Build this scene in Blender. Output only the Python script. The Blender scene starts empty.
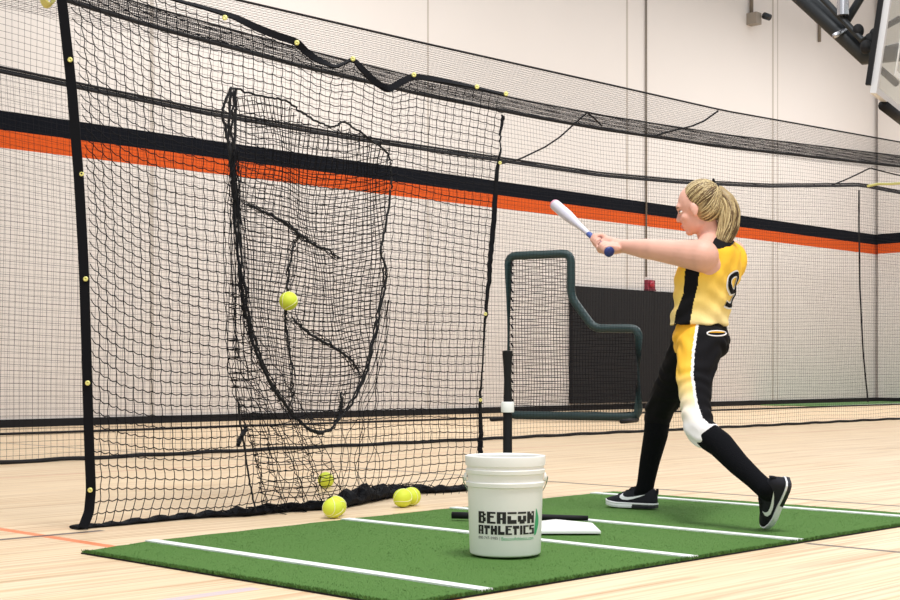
import bpy, bmesh, math, random
import numpy as np
from mathutils import Vector, Matrix
from mathutils.bvhtree import BVHTree
random.seed(4); RNG = np.random.default_rng(4)
S = bpy.context.scene; COL = S.collection

# ------------------------------------------------------------ camera, sky, lamps, exposure
FPX = 1420.0; CAM_H = 0.688; HOR = 372.6
TH = math.atan((1847 - 450) / FPX)
RV = np.array([math.sin(TH), -math.cos(TH), 0.0]); FV = np.array([math.cos(TH), math.sin(TH), 0.0]); ZV = np.array([0, 0, 1.0])
cam = bpy.data.cameras.new('camera'); co = bpy.data.objects.new('camera', cam); COL.objects.link(co)
cam.sensor_fit = 'HORIZONTAL'; cam.sensor_width = 36; cam.lens = FPX / 900 * 36
cam.shift_y = (HOR - 300) / 900; cam.clip_end = 200
co.location = (0, 0, CAM_H); co.rotation_euler = (math.pi / 2, 0, TH - math.pi / 2 + 0)
co.rotation_euler.z = math.atan2(-FV[0], FV[1])
S.camera = co
S.view_settings.view_transform = 'Standard'; S.view_settings.look = 'None'
S.view_settings.gamma = 1; S.view_settings.use_curve_mapping = False
S.view_settings.exposure = 0.32
w = bpy.data.worlds.new('world'); S.world = w; w.use_nodes = True
w.node_tree.nodes['Background'].inputs[0].default_value = (0.94, 0.97, 1.0, 1)
w.node_tree.nodes['Background'].inputs[1].default_value = 0.63
def area(name, loc, size, power, target, col=(1, .985, .97)):
    l = bpy.data.lights.new(name, 'AREA'); l.shape = 'RECTANGLE'; l.size, l.size_y = size; l.energy = power; l.color = col
    o = bpy.data.objects.new(name, l); COL.objects.link(o); o.location = loc
    o.rotation_euler = (Vector(target) - Vector(loc)).to_track_quat('-Z', 'Y').to_euler(); return o
area('gym_lamp_near', (3.5, 1.5, 8.5), (2.5, 2.5), 560, (4.5, 4.2, 0))
area('gym_lamp_middle', (9, 8, 8.8), (4, 4), 120, (9, 8, 0))
area('gym_lamp_wall', (15.5, 11.6, 7.7), (12, 2.2), 430, (15.8, 12.6, 0))
area('gym_lamp_far', (26, 11.6, 7.7), (8, 2.2), 400, (26, 12.6, 0))
try:
    S.cycles.use_denoising = True
    S.cycles.max_bounces = 8; S.cycles.transparent_max_bounces = 16
except Exception: pass

# ------------------------------------------------------------ helpers
def P(px, py, z): return (px - 450) * z / FPX * RV + z * FV + ZV * (CAM_H + (HOR - py) * z / FPX)
def FL(px, py, H=0.0): return P(px, py, FPX * (CAM_H - H) / (py - HOR))
def PL(px, py, Y):
    k = (px - 450) / FPX; return P(px, py, Y / (k * RV[1] + FV[1]))
def V(r, f, u): return r * RV + f * FV + u * ZV
def nrm(v): v = np.asarray(v, float); return v / np.linalg.norm(v)
def lin(c): return tuple(((x / 12.92) if x <= .04045 else ((x + .055) / 1.055) ** 2.4) for x in [v / 255 for v in c])
def ramp(xs, ys, t): return float(np.interp(t, xs, ys))

def mat(name, rgb, rough=.6, metal=0, noise=0, nscale=40, bump=0, bscale=200, spec=.5, trans=0, coat=0):
    m = bpy.data.materials.new(name); m.use_nodes = True; n = m.node_tree; b = n.nodes['Principled BSDF']
    c = lin(rgb) + (1,); b.inputs['Base Color'].default_value = c
    b.inputs['Roughness'].default_value = rough; b.inputs['Metallic'].default_value = metal
    b.inputs['Specular IOR Level'].default_value = spec
    b.inputs['Transmission Weight'].default_value = trans; b.inputs['Coat Weight'].default_value = coat
    tc = n.nodes.new('ShaderNodeTexCoord')
    if noise:
        t = n.nodes.new('ShaderNodeTexNoise'); t.inputs['Scale'].default_value = nscale; t.inputs['Detail'].default_value = 4
        n.links.new(tc.outputs['Object'], t.inputs['Vector'])
        r = n.nodes.new('ShaderNodeValToRGB'); r.color_ramp.elements[0].position = .3; r.color_ramp.elements[1].position = .7
        r.color_ramp.elements[0].color = tuple(x * (1 - noise) for x in c[:3]) + (1,); r.color_ramp.elements[1].color = tuple(min(1, x * (1 + noise)) for x in c[:3]) + (1,)
        n.links.new(t.outputs['Fac'], r.inputs['Fac']); n.links.new(r.outputs['Color'], b.inputs['Base Color'])
    if bump:
        t = n.nodes.new('ShaderNodeTexNoise'); t.inputs['Scale'].default_value = bscale; t.inputs['Detail'].default_value = 3
        n.links.new(tc.outputs['Object'], t.inputs['Vector'])
        bp = n.nodes.new('ShaderNodeBump'); bp.inputs['Strength'].default_value = bump; bp.inputs['Distance'].default_value = .01
        n.links.new(t.outputs['Fac'], bp.inputs['Height']); n.links.new(bp.outputs['Normal'], b.inputs['Normal'])
    return m
class NT:   # tiny node-graph writer
    def __init__(s, m): s.n = m.node_tree; s.b = s.n.nodes['Principled BSDF']; s.tc = s.n.nodes.new('ShaderNodeTexCoord')
    def xyz(s):
        x = s.n.nodes.new('ShaderNodeSeparateXYZ'); s.n.links.new(s.tc.outputs['Object'], x.inputs[0]); return x.outputs
    def put(s, inp, v):
        if isinstance(v, (int, float)): inp.default_value = v
        elif isinstance(v, tuple): inp.default_value = v
        else: s.n.links.new(v, inp)
    def m(s, op, a, b=0.0, c=0.0):
        x = s.n.nodes.new('ShaderNodeMath'); x.operation = op
        s.put(x.inputs[0], a); s.put(x.inputs[1], b); s.put(x.inputs[2], c); return x.outputs[0]
    def band(s, v, lo, hi): return s.m('MULTIPLY', s.m('GREATER_THAN', v, lo), s.m('LESS_THAN', v, hi))
    def mix(s, f, a, b):
        x = s.n.nodes.new('ShaderNodeMix'); x.data_type = 'RGBA'
        s.put(x.inputs[0], f); s.put(x.inputs[6], a); s.put(x.inputs[7], b); return x.outputs[2]
    def noise(s, vec, scale, detail=4):
        t = s.n.nodes.new('ShaderNodeTexNoise'); s.n.links.new(vec, t.inputs['Vector']); t.inputs['Scale'].default_value = scale; t.inputs['Detail'].default_value = detail; return t.outputs['Fac']
    def vec(s, x, y, z):
        c = s.n.nodes.new('ShaderNodeCombineXYZ'); s.put(c.inputs[0], x); s.put(c.inputs[1], y); s.put(c.inputs[2], z); return c.outputs[0]
C4 = lambda rgb: lin(rgb) + (1.0,)

class MB:
    def __init__(s): s.v = []; s.f = []; s.m = []
    def add(s, vs, fs, mi=0):
        o = len(s.v); s.v.extend([tuple(map(float, x)) for x in vs]); s.f.extend([tuple(i + o for i in f) for f in fs]); s.m.extend([mi] * len(fs)); return s
    def box(s, c, sx, sy, sz, ax=None, mi=0):
        A = np.array(ax if ax is not None else np.eye(3), float); c = np.array(c, float)
        vs = [c + A[0] * sx * i / 2 + A[1] * sy * j / 2 + A[2] * sz * k / 2 for i in (-1, 1) for j in (-1, 1) for k in (-1, 1)]
        return s.add(vs, [(0, 1, 3, 2), (4, 6, 7, 5), (0, 4, 5, 1), (2, 3, 7, 6), (0, 2, 6, 4), (1, 5, 7, 3)], mi)
    def tube(s, pts, r, n=6, caps=True, mi=0, closed=False, flat=None):
        pts = np.asarray(pts, float); k = len(pts)
        rr = np.full(k, r) if np.isscalar(r) else np.asarray(r, float)
        t = np.gradient(pts, axis=0)
        if closed: t = np.roll(pts, -1, 0) - np.roll(pts, 1, 0)
        t /= np.maximum(np.linalg.norm(t, axis=1, keepdims=True), 1e-9)
        ref = np.array([0, 0, 1.0]) if abs(t[:, 2]).mean() < .8 else np.array([0, 1.0, 0])
        u = np.cross(t, ref); u /= np.maximum(np.linalg.norm(u, axis=1, keepdims=True), 1e-6); v = np.cross(u, t)
        a = np.arange(n) * 2 * math.pi / n
        fu, fv = flat if flat else (1, 1)
        ring = pts[:, None] + rr[:, None, None] * (np.cos(a)[None, :, None] * u[:, None] * fu + np.sin(a)[None, :, None] * v[:, None] * fv)
        vs = ring.reshape(-1, 3); fs = []
        for i in range(k if closed else k - 1):
            i2 = (i + 1) % k
            for j in range(n):
                j2 = (j + 1) % n; fs.append((i * n + j, i2 * n + j, i2 * n + j2, i * n + j2))
        if caps and not closed: fs.append(tuple(range(n))); fs.append(tuple((k - 1) * n + j for j in reversed(range(n))))
        return s.add(vs, fs, mi)
    def loft(s, rings, caps=True, mi=0):
        rings = [np.asarray(r, float) for r in rings]; n = len(rings[0]); fs = []
        for i in range(len(rings) - 1):
            for j in range(n):
                j2 = (j + 1) % n; fs.append((i * n + j, i * n + j2, (i + 1) * n + j2, (i + 1) * n + j))
        if caps: fs.append(tuple(reversed(range(n)))); fs.append(tuple((len(rings) - 1) * n + j for j in range(n)))
        return s.add(np.concatenate(rings), fs, mi)
    def ell(s, c, ax, rad, nu=20, nv=12, mi=0):
        A = np.array(ax, float); c = np.array(c, float); vs = [c + A[2] * rad[2]]; fs = []
        for i in range(1, nv):
            p = math.pi * i / nv
            for j in range(nu):
                q = 2 * math.pi * j / nu
                vs.append(c + A[0] * rad[0] * math.sin(p) * math.cos(q) + A[1] * rad[1] * math.sin(p) * math.sin(q) + A[2] * rad[2] * math.cos(p))
        vs.append(c - A[2] * rad[2])
        for j in range(nu): fs.append((0, 1 + j, 1 + (j + 1) % nu))
        for i in range(nv - 2):
            for j in range(nu):
                a = 1 + i * nu + j; b = 1 + i * nu + (j + 1) % nu; fs.append((a, a + nu, b + nu, b))
        L = len(vs) - 1; o = 1 + (nv - 2) * nu
        for j in range(nu): fs.append((o + j, L, o + (j + 1) % nu))
        return s.add(vs, fs, mi)
    def lathe(s, prof, c=(0, 0, 0), ax=None, n=48, mi=0):   # prof: (radius, height)
        A = np.array(ax if ax is not None else np.eye(3), float); c = np.array(c, float); a = np.arange(n) * 2 * math.pi / n
        rings = [c + A[2] * z + r * (np.cos(a)[:, None] * A[0] + np.sin(a)[:, None] * A[1]) for r, z in prof]
        return s.loft(rings, False, mi)
    def capsule(s, p0, p1, r0, r1, n=14, k=5, mi=0):
        p0 = np.array(p0, float); p1 = np.array(p1, float); d = p1 - p0; L = np.linalg.norm(d); d = d / L
        ref = np.array([0, 0, 1.0]) if abs(d[2]) < .9 else np.array([1.0, 0, 0]); u = nrm(np.cross(d, ref)); v = np.cross(d, u)
        a = np.arange(n) * 2 * math.pi / n; rings = []
        for i in range(k): q = math.pi / 2 * (i + .3) / (k - 1 + .3); rings.append((p0 - d * r0 * math.cos(q), r0 * math.sin(q)))
        for i in range(k): q = math.pi / 2 * (1 - (i) / (k - 1 + .3)); rings.append((p1 + d * r1 * math.cos(q), r1 * math.sin(q)))
        return s.loft([c + r * (np.cos(a)[:, None] * u + np.sin(a)[:, None] * v) for c, r in rings], True, mi)
    def build(s, name, mats, parent=None, smooth=False, auto=None):
        me = bpy.data.meshes.new(name); me.from_pydata(s.v, [], s.f); me.update()
        for m in (mats if isinstance(mats, (list, tuple)) else [mats]): me.materials.append(m)
        if any(s.m): me.polygons.foreach_set('material_index', s.m)
        o = bpy.data.objects.new(name, me); COL.objects.link(o)
        if smooth: me.polygons.foreach_set('use_smooth', [True] * len(me.polygons))
        if auto:
            me.set_sharp_from_angle(angle=math.radians(auto))
        if parent is not None: adopt(o, parent)
        return o
def adopt(o, parent):
    o.parent = parent; m = Matrix.Identity(4); q = parent
    m = Matrix.Translation(parent['_o']) if '_o' in parent else Matrix.Identity(4)
    o.matrix_parent_inverse = m.inverted()
def tag(o, label, cat, group=None):
    o['label'] = label; o['category'] = cat
    if group: o['group'] = group
    return o
def thing(name, loc, label, cat, group=None):
    o = bpy.data.objects.new(name, None); COL.objects.link(o); o.location = tuple(map(float, loc)); o['_o'] = tuple(map(float, loc))
    o.empty_display_size = .1
    return tag(o, label, cat, group)
def structure(o): o['kind'] = 'structure'; return o

def remesh(mb, name, mats, parent, voxel, smooth=6, fac=.5, label=None):
    me = bpy.data.meshes.new(name); me.from_pydata(mb.v, [], mb.f); me.update()
    bm = bmesh.new(); bm.from_mesh(me); bmesh.ops.recalc_face_normals(bm, faces=bm.faces[:]); bm.to_mesh(me); bm.free()
    o = bpy.data.objects.new(name, me); COL.objects.link(o)
    r = o.modifiers.new('r', 'REMESH'); r.mode = 'VOXEL'; r.voxel_size = voxel; r.use_smooth_shade = True
    if smooth: q = o.modifiers.new('s', 'SMOOTH'); q.iterations = smooth; q.factor = fac
    dg = bpy.context.evaluated_depsgraph_get(); dg.update()
    nm = bpy.data.meshes.new_from_object(o.evaluated_get(dg))
    o.modifiers.clear(); o.data = nm; nm.name = name; bpy.data.meshes.remove(me)
    nm.materials.clear()
    for m in (mats if isinstance(mats, (list, tuple)) else [mats]): nm.materials.append(m)
    nm.polygons.foreach_set('use_smooth', [True] * len(nm.polygons))
    if parent is not None: adopt(o, parent)
    return o
def centres(me):
    a = np.empty(len(me.polygons) * 3, 'f'); me.polygons.foreach_get('center', a); return a.reshape(-1, 3).astype(float)
def normals(me):
    a = np.empty(len(me.polygons) * 3, 'f'); me.polygons.foreach_get('normal', a); return a.reshape(-1, 3).astype(float)
def topx(W): r = W @ RV; z = W @ FV; return 450 + r * FPX / z, HOR - (W[:, 2] - CAM_H) * FPX / z, z

# ------------------------------------------------------------ materials
M = {}
M['net'] = mat('black_netting', (14, 14, 19), .85, spec=.2)
M['netg'] = mat('charcoal_netting', (22, 21, 27), .85, spec=.2)
M['tape'] = mat('black_webbing', (9, 10, 16), .85, spec=.2, bump=.3, bscale=300)
M['rope'] = mat('black_rope', (13, 13, 18), .85, bump=.5, bscale=400)
M['brass'] = mat('pale_brass', (232, 226, 140), .35, .4)
M['white'] = mat('white_plastic', (240, 240, 238), .4)
M['black'] = mat('black_rubber', (14, 14, 17), .65, spec=.3)
M['skin'] = mat('fair_skin', (222, 170, 152), .55, noise=.05, nscale=14)
M['steel'] = mat('dark_painted_steel', (38, 42, 46), .45, .3)
M['chrome'] = mat('bright_metal', (190, 190, 195), .25, .9)
M['pad'] = mat('black_vinyl_padding', (27, 27, 29), .7, spec=.25, bump=.15, bscale=60)
M['green_pad'] = mat('dark_green_vinyl', (13, 46, 48), .45, bump=.2, bscale=50)
M['line'] = mat('white_turf_line', (236, 240, 236), .8, bump=.4, bscale=300)
M['yarn'] = mat('yellow_strap', (206, 200, 120), .7)

# ------------------------------------------------------------ the gym shell
WALL_Y = 16.4
wm = mat('painted_wall', (226, 214, 200), .8, spec=.08); g = NT(wm); X, Y, Z = g.xyz()
cl = g.mix(g.noise(g.tc.outputs['Object'], .35), C4((215, 208, 202)), C4((224, 217, 212)))
for xj, wj in ((16.16, .02), (21.43, .03), (26.53, .035), (26.72, .02), (10.9, .03)):
    cl = g.mix(g.m('MULTIPLY', g.band(X, xj - wj, xj + wj), .55), cl, C4((150, 138, 122)))
cl = g.mix(g.band(Z, 3.49, 3.715), cl, C4((206, 86, 34))); cl = g.mix(g.band(Z, 3.715, 3.955), cl, C4((13, 16, 23)))
g.n.links.new(cl, g.b.inputs['Base Color'])
structure(MB().box((11, WALL_Y + .15, 5), 41, .3, 10).build('wall_back', wm))
structure(MB().box((11, WALL_Y - .012, .05), 40.2, .024, .1).build('baseboard_back', M['black']))
M['conduit'] = mat('painted_conduit', (120, 110, 98), .5)

fm = mat('maple_floor', (226, 200, 160), .42, coat=0, spec=.16); g = NT(fm); X, Y, Z = g.xyz()
br = g.n.nodes.new('ShaderNodeTexBrick'); g.n.links.new(g.tc.outputs['Object'], br.inputs['Vector'])
br.inputs['Scale'].default_value = 1; br.inputs['Brick Width'].default_value = 1.1; br.inputs['Row Height'].default_value = .057
br.inputs['Mortar Size'].default_value = .0009; br.inputs['Color1'].default_value = C4((212, 176, 130)); br.inputs['Color2'].default_value = C4((168, 122, 78))
br.inputs['Mortar'].default_value = C4((176, 140, 98)); br.inputs['Bias'].default_value = -.15; br.offset_frequency = 3; br.offset = .37
st = g.noise(g.vec(g.m('MULTIPLY', X, .7), g.m('MULTIPLY', Y, 42), 0.0), 1.0, 5)
cl = g.mix(g.m('MULTIPLY', g.m('SUBTRACT', st, .42), 3.2), C4((232, 210, 178)), br.outputs['Color'])
patch = g.noise(g.vec(g.m('MULTIPLY', X, .5), g.m('MULTIPLY', Y, 17), 0.0), 1.0, 3)
cl = g.mix(g.m('MULTIPLY', g.m('GREATER_THAN', patch, .62), .32), cl, C4((182, 126, 80)))
def court(axis, v, wd, lo, hi, col, f=1.0):
    global cl
    a, b = (X, Y) if axis == 'x' else (Y, X)
    k = g.m('MULTIPLY', g.band(a, v - wd / 2, v + wd / 2), g.band(b, lo, hi)); cl = g.mix(g.m('MULTIPLY', k, f), cl, C4(col))
court('x', 3.065, .055, -3, 30, (226, 120, 70), .85)
court('y', 5.42, .05, -3, 3.35, (60, 60, 70), .85)
court('x', 5.085, .04, -3, 2.99, (60, 56, 60), .85)
court('x', 6.84, .05, -3, 30, (70, 62, 64), .8)
court('y', 3.62, .06, -3, 2.8, (190, 180, 205), .6)
court('y', 8.6, .06, -3, 40, (205, 140, 110), .45)
g.n.links.new(cl, g.b.inputs['Base Color'])
structure(MB().box((21, 6.5, -.05), 64, 24, .1).build('floor', fm))

WALL_X = PL(874, 240, WALL_Y)[0]
structure(MB().box((WALL_X + .15, 6.3, 5), .3, 20, 10).build('wall_right', wm))
structure(MB().box((WALL_X - .012, 6.3, .05), .024, 20, .1).build('baseboard_right', M['black']))
# conduit running down the wall, small fixtures on the wall
t = MB(); p = PL(645, 285, WALL_Y); t.tube([(p[0], WALL_Y - .03, 2.52), (p[0], WALL_Y - .03, 9.5)], .018, 8)
al = thing('fire_alarm', (p[0], WALL_Y, 2.36), 'small maroon alarm box on the wall above the black pad, fed by a thin conduit', 'alarm')
t.build('conduit', M['conduit'], al, True)
a = MB().box((p[0] + .1, WALL_Y - .041, 2.36 + .0), .24, .08, .2); a.build('box', mat('maroon_plastic', (132, 30, 52), .4), al)
MB().ell((p[0] + .1, WALL_Y - .09, 2.38), np.eye(3), (.07, .04, .07)).build('dome', mat('red_plastic', (170, 40, 60), .3), al, True)
MB().box((p[0] + .1, WALL_Y - .047, 2.27), .27, .09, .03).build('cover_lip', mat('dark_maroon', (96, 22, 40), .4), al)
p = PL(749, 20, WALL_Y)
cm = thing('wall_fixture', (p[0], WALL_Y, p[2]), 'small grey box fixture hung from a conduit high on the pale wall', 'wall fixture')
beige = mat('grey_beige_metal', (146, 136, 124), .5)
MB().box((p[0], WALL_Y - .12, p[2]), .2, .24, .24).build('housing', beige, cm)
t = MB(); t.tube([(p[0] + .1, WALL_Y - .3, p[2] + .06), (p[0] + .25, WALL_Y - .34, p[2] + .04)], .07, 14); t.build('lens_barrel', M['steel'], cm, True)
t = MB(); t.tube([(p[0], WALL_Y - .06, p[2] + .13), (p[0], WALL_Y - .06, 9.6)], .04, 8); t.build('conduit', M['conduit'], cm, True)
p = PL(818, 42, WALL_Y); t = MB(); t.tube([(p[0], WALL_Y - .04, p[2]), (p[0], WALL_Y - .04, p[2] + .75)], .035, 8)
tag(t.build('cable_stub', M['conduit'], None, True), 'short grey cable stub on the upper wall left of the backboard', 'cable')

# wall padding
wp = thing('wall_pad', (21.6, WALL_Y - .05, 1.2), 'tall black vinyl wall pad behind the green framed screen', 'wall pad')
x0 = PL(569, 300, WALL_Y)[0]; x1 = x0 + 1.22 * 3
MB().box(((x0 + x1) / 2, WALL_Y - .012, 1.19), x1 - x0, .024, 2.12).build('backing_board', M['black'], wp)
for i in range(3):
    b = MB().box((x0 + 1.22 * (i + .5), WALL_Y - .055, 1.19), 1.215, .06, 2.12); b.build('pad_panel', M['pad'], wp)

# distant strip of turf on the floor
tm = mat('far_green_turf', (96, 138, 78), .9, noise=.15, nscale=30)
ft = thing('turf_strip', (28.4, 15.4, 0), 'distant strip of green turf on the floor at the base of the far wall', 'turf mat')
MB().box((28.4, 15.4, .008), 5.2, 1.7, .016).build('turf', tm, ft)
MB().box((28.4, 14.62, .0185), 5.2, .1, .004).build('edge_line', M['line'], ft)

# ------------------------------------------------------------ batting cage netting
NEAR, FAR = 9.85, 14.4
def prof_px(pts, Yp):
    a = np.array([PL(x, y, Yp) for x, y in pts]); return a[:, 0], a[:, 2]
BXS, BZS = prof_px([(-40, -34), (70, 3), (150, 27), (300, 67), (420, 95), (530, 117), (600, 129.5), (720, 147), (900, 167), (950, 171)], NEAR)
TXS, TZS = prof_px([(-40, -62), (0, -49), (230, 0), (420, 44), (600, 84), (720, 111), (900, 143), (950, 150)], NEAR)
FXS, FZS = prof_px([(-60, 59), (0, 72), (200, 113), (350, 139), (499, 161), (600, 176), (680, 183), (767, 187), (860, 186)], FAR)
def band_z(x): return ramp(BXS, BZS, x)
def top_z(x): return ramp(TXS, TZS, x)
def far_z(x): return ramp(FXS, FZS, x)
def strands(mb, pts, r): mb.tube(pts, r, 4, False)
cage = thing('batting_cage_net', (12, 12, 0), 'large black batting cage net hanging behind the batter across the gym', 'net')
nx0, nx1, fx0, fx1 = 3.2, 25.0, 5.5, 30.9
def wob(x, k): return .012 * math.sin(x * 1.7 + k) + .008 * math.sin(x * 4.1 + 2 * k)
mb = MB(); cell = .052
xs = np.linspace(nx0, nx1, 60)
for x in np.arange(nx0, nx1, cell):
    zt = band_z(x); strands(mb, [(x + .02 * math.sin(i * 1.3 + x * .7), NEAR + wob(x, i), zt * i / 6 + .012) for i in range(7)], .0012)
nh = int(3.5 / .047)
for j in range(1, nh):
    strands(mb, [(x, NEAR + wob(x, j * .1), band_z(x) * j / nh + .012 + .01 * math.sin(x * 2.3 + j * .2)) for x in xs], .0013)
o = mb.build('side_netting', M['netg'], cage)
mb = MB()
xs = np.linspace(fx0, fx1, 60)
for x in np.arange(fx0, fx1, .056):
    zt = far_z(x); strands(mb, [(x, FAR + wob(x, i), zt * i / 4 + .012) for i in range(5)], .0009)
nh = int(4.0 / .047)
for j in range(1, nh):
    strands(mb, [(x, FAR + wob(x, j * .1), far_z(x) * j / nh + .012) for x in xs], .0010)
mb.build('side_netting', M['netg'], cage)
# roof between the two top cords, resting on the near band
mb = MB()
def roof(x, s):    # s 0 near .. 1 far
    za, zb = top_z(x), far_z(x); return np.array([x, NEAR - .05 + s * (FAR - NEAR + .05), za + (zb - za) * s - .05 * math.sin(math.pi * s)])
for s_ in np.linspace(0, .36, 26):
    strands(mb, [roof(x, s_) for x in np.linspace(nx0, 30.9, 60)], .0014)
for x in np.arange(nx0, 30.9, .06): strands(mb, [roof(x, s_) for s_ in np.linspace(0, .36, 4)], .0010)
mb.build('roof_netting', M['netg'], cage)
# doubled band under the near edge
mb = MB()
xs = np.linspace(nx0, nx1, 70)
bw = .155
for k in range(24):
    strands(mb, [(x, NEAR - .02 + .006 * (k % 3), band_z(x) + bw * k / 23 + .004 * math.sin(x * 5 + k)) for x in xs], .0022)
for x in np.arange(nx0, nx1, .02): strands(mb, [(x, NEAR - .02, band_z(x)), (x + .02, NEAR - .02, band_z(x) + bw)], .0022)
mb.build('doubled_border', M['netg'], cage)
mb = MB()
mb.tube([(x, NEAR - .03, band_z(x)) for x in xs], .018, 6); mb.tube([(x, NEAR - .03, band_z(x) + bw) for x in xs], .008, 5)
mb.build('border_rope', M['rope'], cage)
mb = MB(); mb.tube([(x, NEAR - .05, top_z(x)) for x in xs], .011, 6); mb.build('top_cable', M['rope'], cage)
mb = MB(); fx = np.linspace(fx0, fx1, 70)
for dz, rr in ((0, .02), (.05, .016), (.025, .008)): mb.tube([(x, FAR - .02, far_z(x) + dz) for x in fx], rr, 6)
mb.build('border_rope', M['rope'], cage)
mb = MB(); mb.tube([(x, NEAR + .02 * math.sin(x * 1.1), .017 + .004 * math.sin(x * 9)) for x in np.linspace(nx0, nx1, 200)], .017, 7)
mb.build('bottom_rope', M['rope'], cage)
mb = MB(); mb.tube([(x, FAR + .02 * math.sin(x * 1.3), .016) for x in np.linspace(fx0, fx1, 120)], .016, 6); mb.build('bottom_rope', M['rope'], cage)
def cord(pts, r, Yp=NEAR - .03):
    q = np.array([PL(x, y, Yp) for x, y in pts]); tt = np.linspace(0, 1, len(q)); t2 = np.linspace(0, 1, len(q) * 5)
    return np.stack([np.interp(t2, tt, q[:, i]) for i in range(3)], 1)
for nm, pts, r in (('tie_cord', [(500, 164), (520, 159), (545, 147), (560, 137), (572, 126), (582, 117), (587, 113), (593, 117), (602, 126)], .009),
                   ('tie_cord', [(650, 137), (668, 132), (680, 129), (692, 126), (704, 121), (711, 116), (718, 111)], .011),
                   ('tie_cord', [(832, 185), (845, 180), (858, 174), (870, 168), (885, 172), (902, 176)], .010),
                   ('seam_cord', [(859, 190), (859, 230), (860, 290), (862, 330), (863, 350), (865, 372), (867, 392), (868, 402)], .011)):
    mb = MB(); mb.tube(cord(pts, r), r, 6); mb.build(nm, M['rope'], cage)
mb = MB(); mb.tube(cord([(868, 186), (878, 184), (890, 184), (905, 183)], .03), .018, 8); mb.build('strap', M['yarn'], cage)

# ------------------------------------------------------------ L-shaped protective screen
def SC(px, py): return P(px, py, ramp([505, 640], [20.6, 19.7], px))
sc = thing('pitching_screen', SC(572, 421), 'dark green padded L-shaped screen with black netting standing in front of the black wall pad', 'screen')
def polyround(pts, rad=.12, k=5):
    out = []; n = len(pts)
    for i in range(n):
        a, b, c = pts[i - 1], pts[i], pts[(i + 1) % n]
        d1 = nrm(a - b); d2 = nrm(c - b); rr = min(rad, .45 * np.linalg.norm(a - b), .45 * np.linalg.norm(c - b))
        for s in np.linspace(0, 1, k): q0 = b + d1 * rr; q1 = b + d2 * rr; out.append((1 - s) ** 2 * q0 + 2 * s * (1 - s) * b + s * s * q1)
    return out
OUT = [(508.5, 415), (508.5, 256), (571, 253.5), (571, 297), (594, 328.5), (638.5, 328.5), (638.5, 417)]
pts = [SC(*q) for q in OUT]
mb = MB(); mb.tube(polyround(pts), .060, 12, closed=True); mb.build('padded_frame', M['green_pad'], sc, True)
def inside_poly(x, y, poly):
    c = False; n = len(poly)
    for i in range(n):
        x1, y1 = poly[i]; x2, y2 = poly[i - 1]
        if (y1 > y) != (y2 > y) and x < (x2 - x1) * (y - y1) / (y2 - y1) + x1: c = not c
    return c
mb = MB()
for px in np.arange(510.5, 638, 2.9):
    top = 255 if px < 571 else (ramp([571, 594], [297, 328], px) if px < 594 else 328.5); strands(mb, [SC(px + .8 * math.sin(k * 2), top + (416 - top) * k / 5) for k in range(6)], .0042)
for py in np.arange(257, 416, 3.1):
    xr = 571 if py < 297 else (ramp([297, 328], [571, 594], py) if py < 328 else 638); strands(mb, [SC(509 + (xr - 509) * k / 10, py + .7 * math.sin(k * 1.3 + py)) for k in range(11)], .0042)
mb.build('netting', M['net'], sc)
for py in np.arange(264, 412, 9): MB().tube([SC(508.5 + d, py + e) - FV * .07 for d, e in ((2.5, -2), (3.2, 0), (4.5, 2))], .012, 5).build('lace', M['netg'], sc)
fwd_s = nrm(np.cross(SC(638, 400) - SC(508, 400), ZV))
for q in ((510, 415), (637, 417)):
    b_ = SC(*q); mb = MB(); c_ = np.array([b_[0], b_[1], .03]); mb.tube([c_ - fwd_s * .0, c_ + fwd_s * .65], .03, 8); mb.tube([c_, [b_[0], b_[1], b_[2]]], .03, 8)
    mb.build('foot', M['black'], sc, True)

# ------------------------------------------------------------ hitting mat, home plate
MX0, MX1, MY0, MY1, MH = 2.865, 6.43, 3.01, 4.94, .011
tm = mat('green_turf', (92, 148, 70), .95, spec=.1); g = NT(tm)
n1 = g.noise(g.tc.outputs['Object'], 330, 3); n2 = g.noise(g.tc.outputs['Object'], 5, 4)
cl = g.mix(n1, C4((62, 100, 48)), C4((116, 152, 84))); cl = g.mix(g.m('MULTIPLY', n2, .5), cl, C4((84, 128, 62)))
g.n.links.new(cl, g.b.inputs['Base Color'])
bp = g.n.nodes.new('ShaderNodeBump'); bp.inputs['Strength'].default_value = .8; bp.inputs['Distance'].default_value = .008; g.n.links.new(n1, bp.inputs['Height']); g.n.links.new(bp.outputs['Normal'], g.b.inputs['Normal'])
hm = thing('hitting_mat', ((MX0 + MX1) / 2, (MY0 + MY1) / 2, 0), 'green artificial turf hitting mat with white box lines, under the bucket and the batter', 'mat')
mb = MB()
nx, ny = 60, 30
def edge(i, n): return 1 if i in (0, n) else 0
gx = np.linspace(MX0, MX1, nx + 1); gy = np.linspace(0, 1, ny + 1)
def yb(x): return ramp([2.85, 3.2, 4.36, 6.3, 7.1], [4.77, 4.86, 4.945, 5.02, 5.04], x)
def ymap(x, t): return MY0 + (yb(x) - MY0) * t
top = [[(x + (.004 * random.uniform(-1, 1) if edge(i, nx) else 0), ymap(x, y) + (.004 * random.uniform(-1, 1) if edge(j, ny) else 0), MH + random.uniform(-.001, .001)) for j, y in enumerate(gy)] for i, x in enumerate(gx)]
vs = [v for r_ in top for v in r_] ; fs = [(i * (ny + 1) + j, (i + 1) * (ny + 1) + j, (i + 1) * (ny + 1) + j + 1, i * (ny + 1) + j + 1) for i in range(nx) for j in range(ny)]
mb.add(vs, fs)
mb.loft([[(x, y, z) for x in (MX0, MX1) for y in (MY0,)][:0] + [(MX0, MY0, z), (MX1, MY0, z)] + [(x, yb(x), z) for x in (MX1, 6.3, 4.36, 3.2, MX0)] for z in (.005, MH - .0016)])
mb.build('turf', tm, hm)
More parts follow.
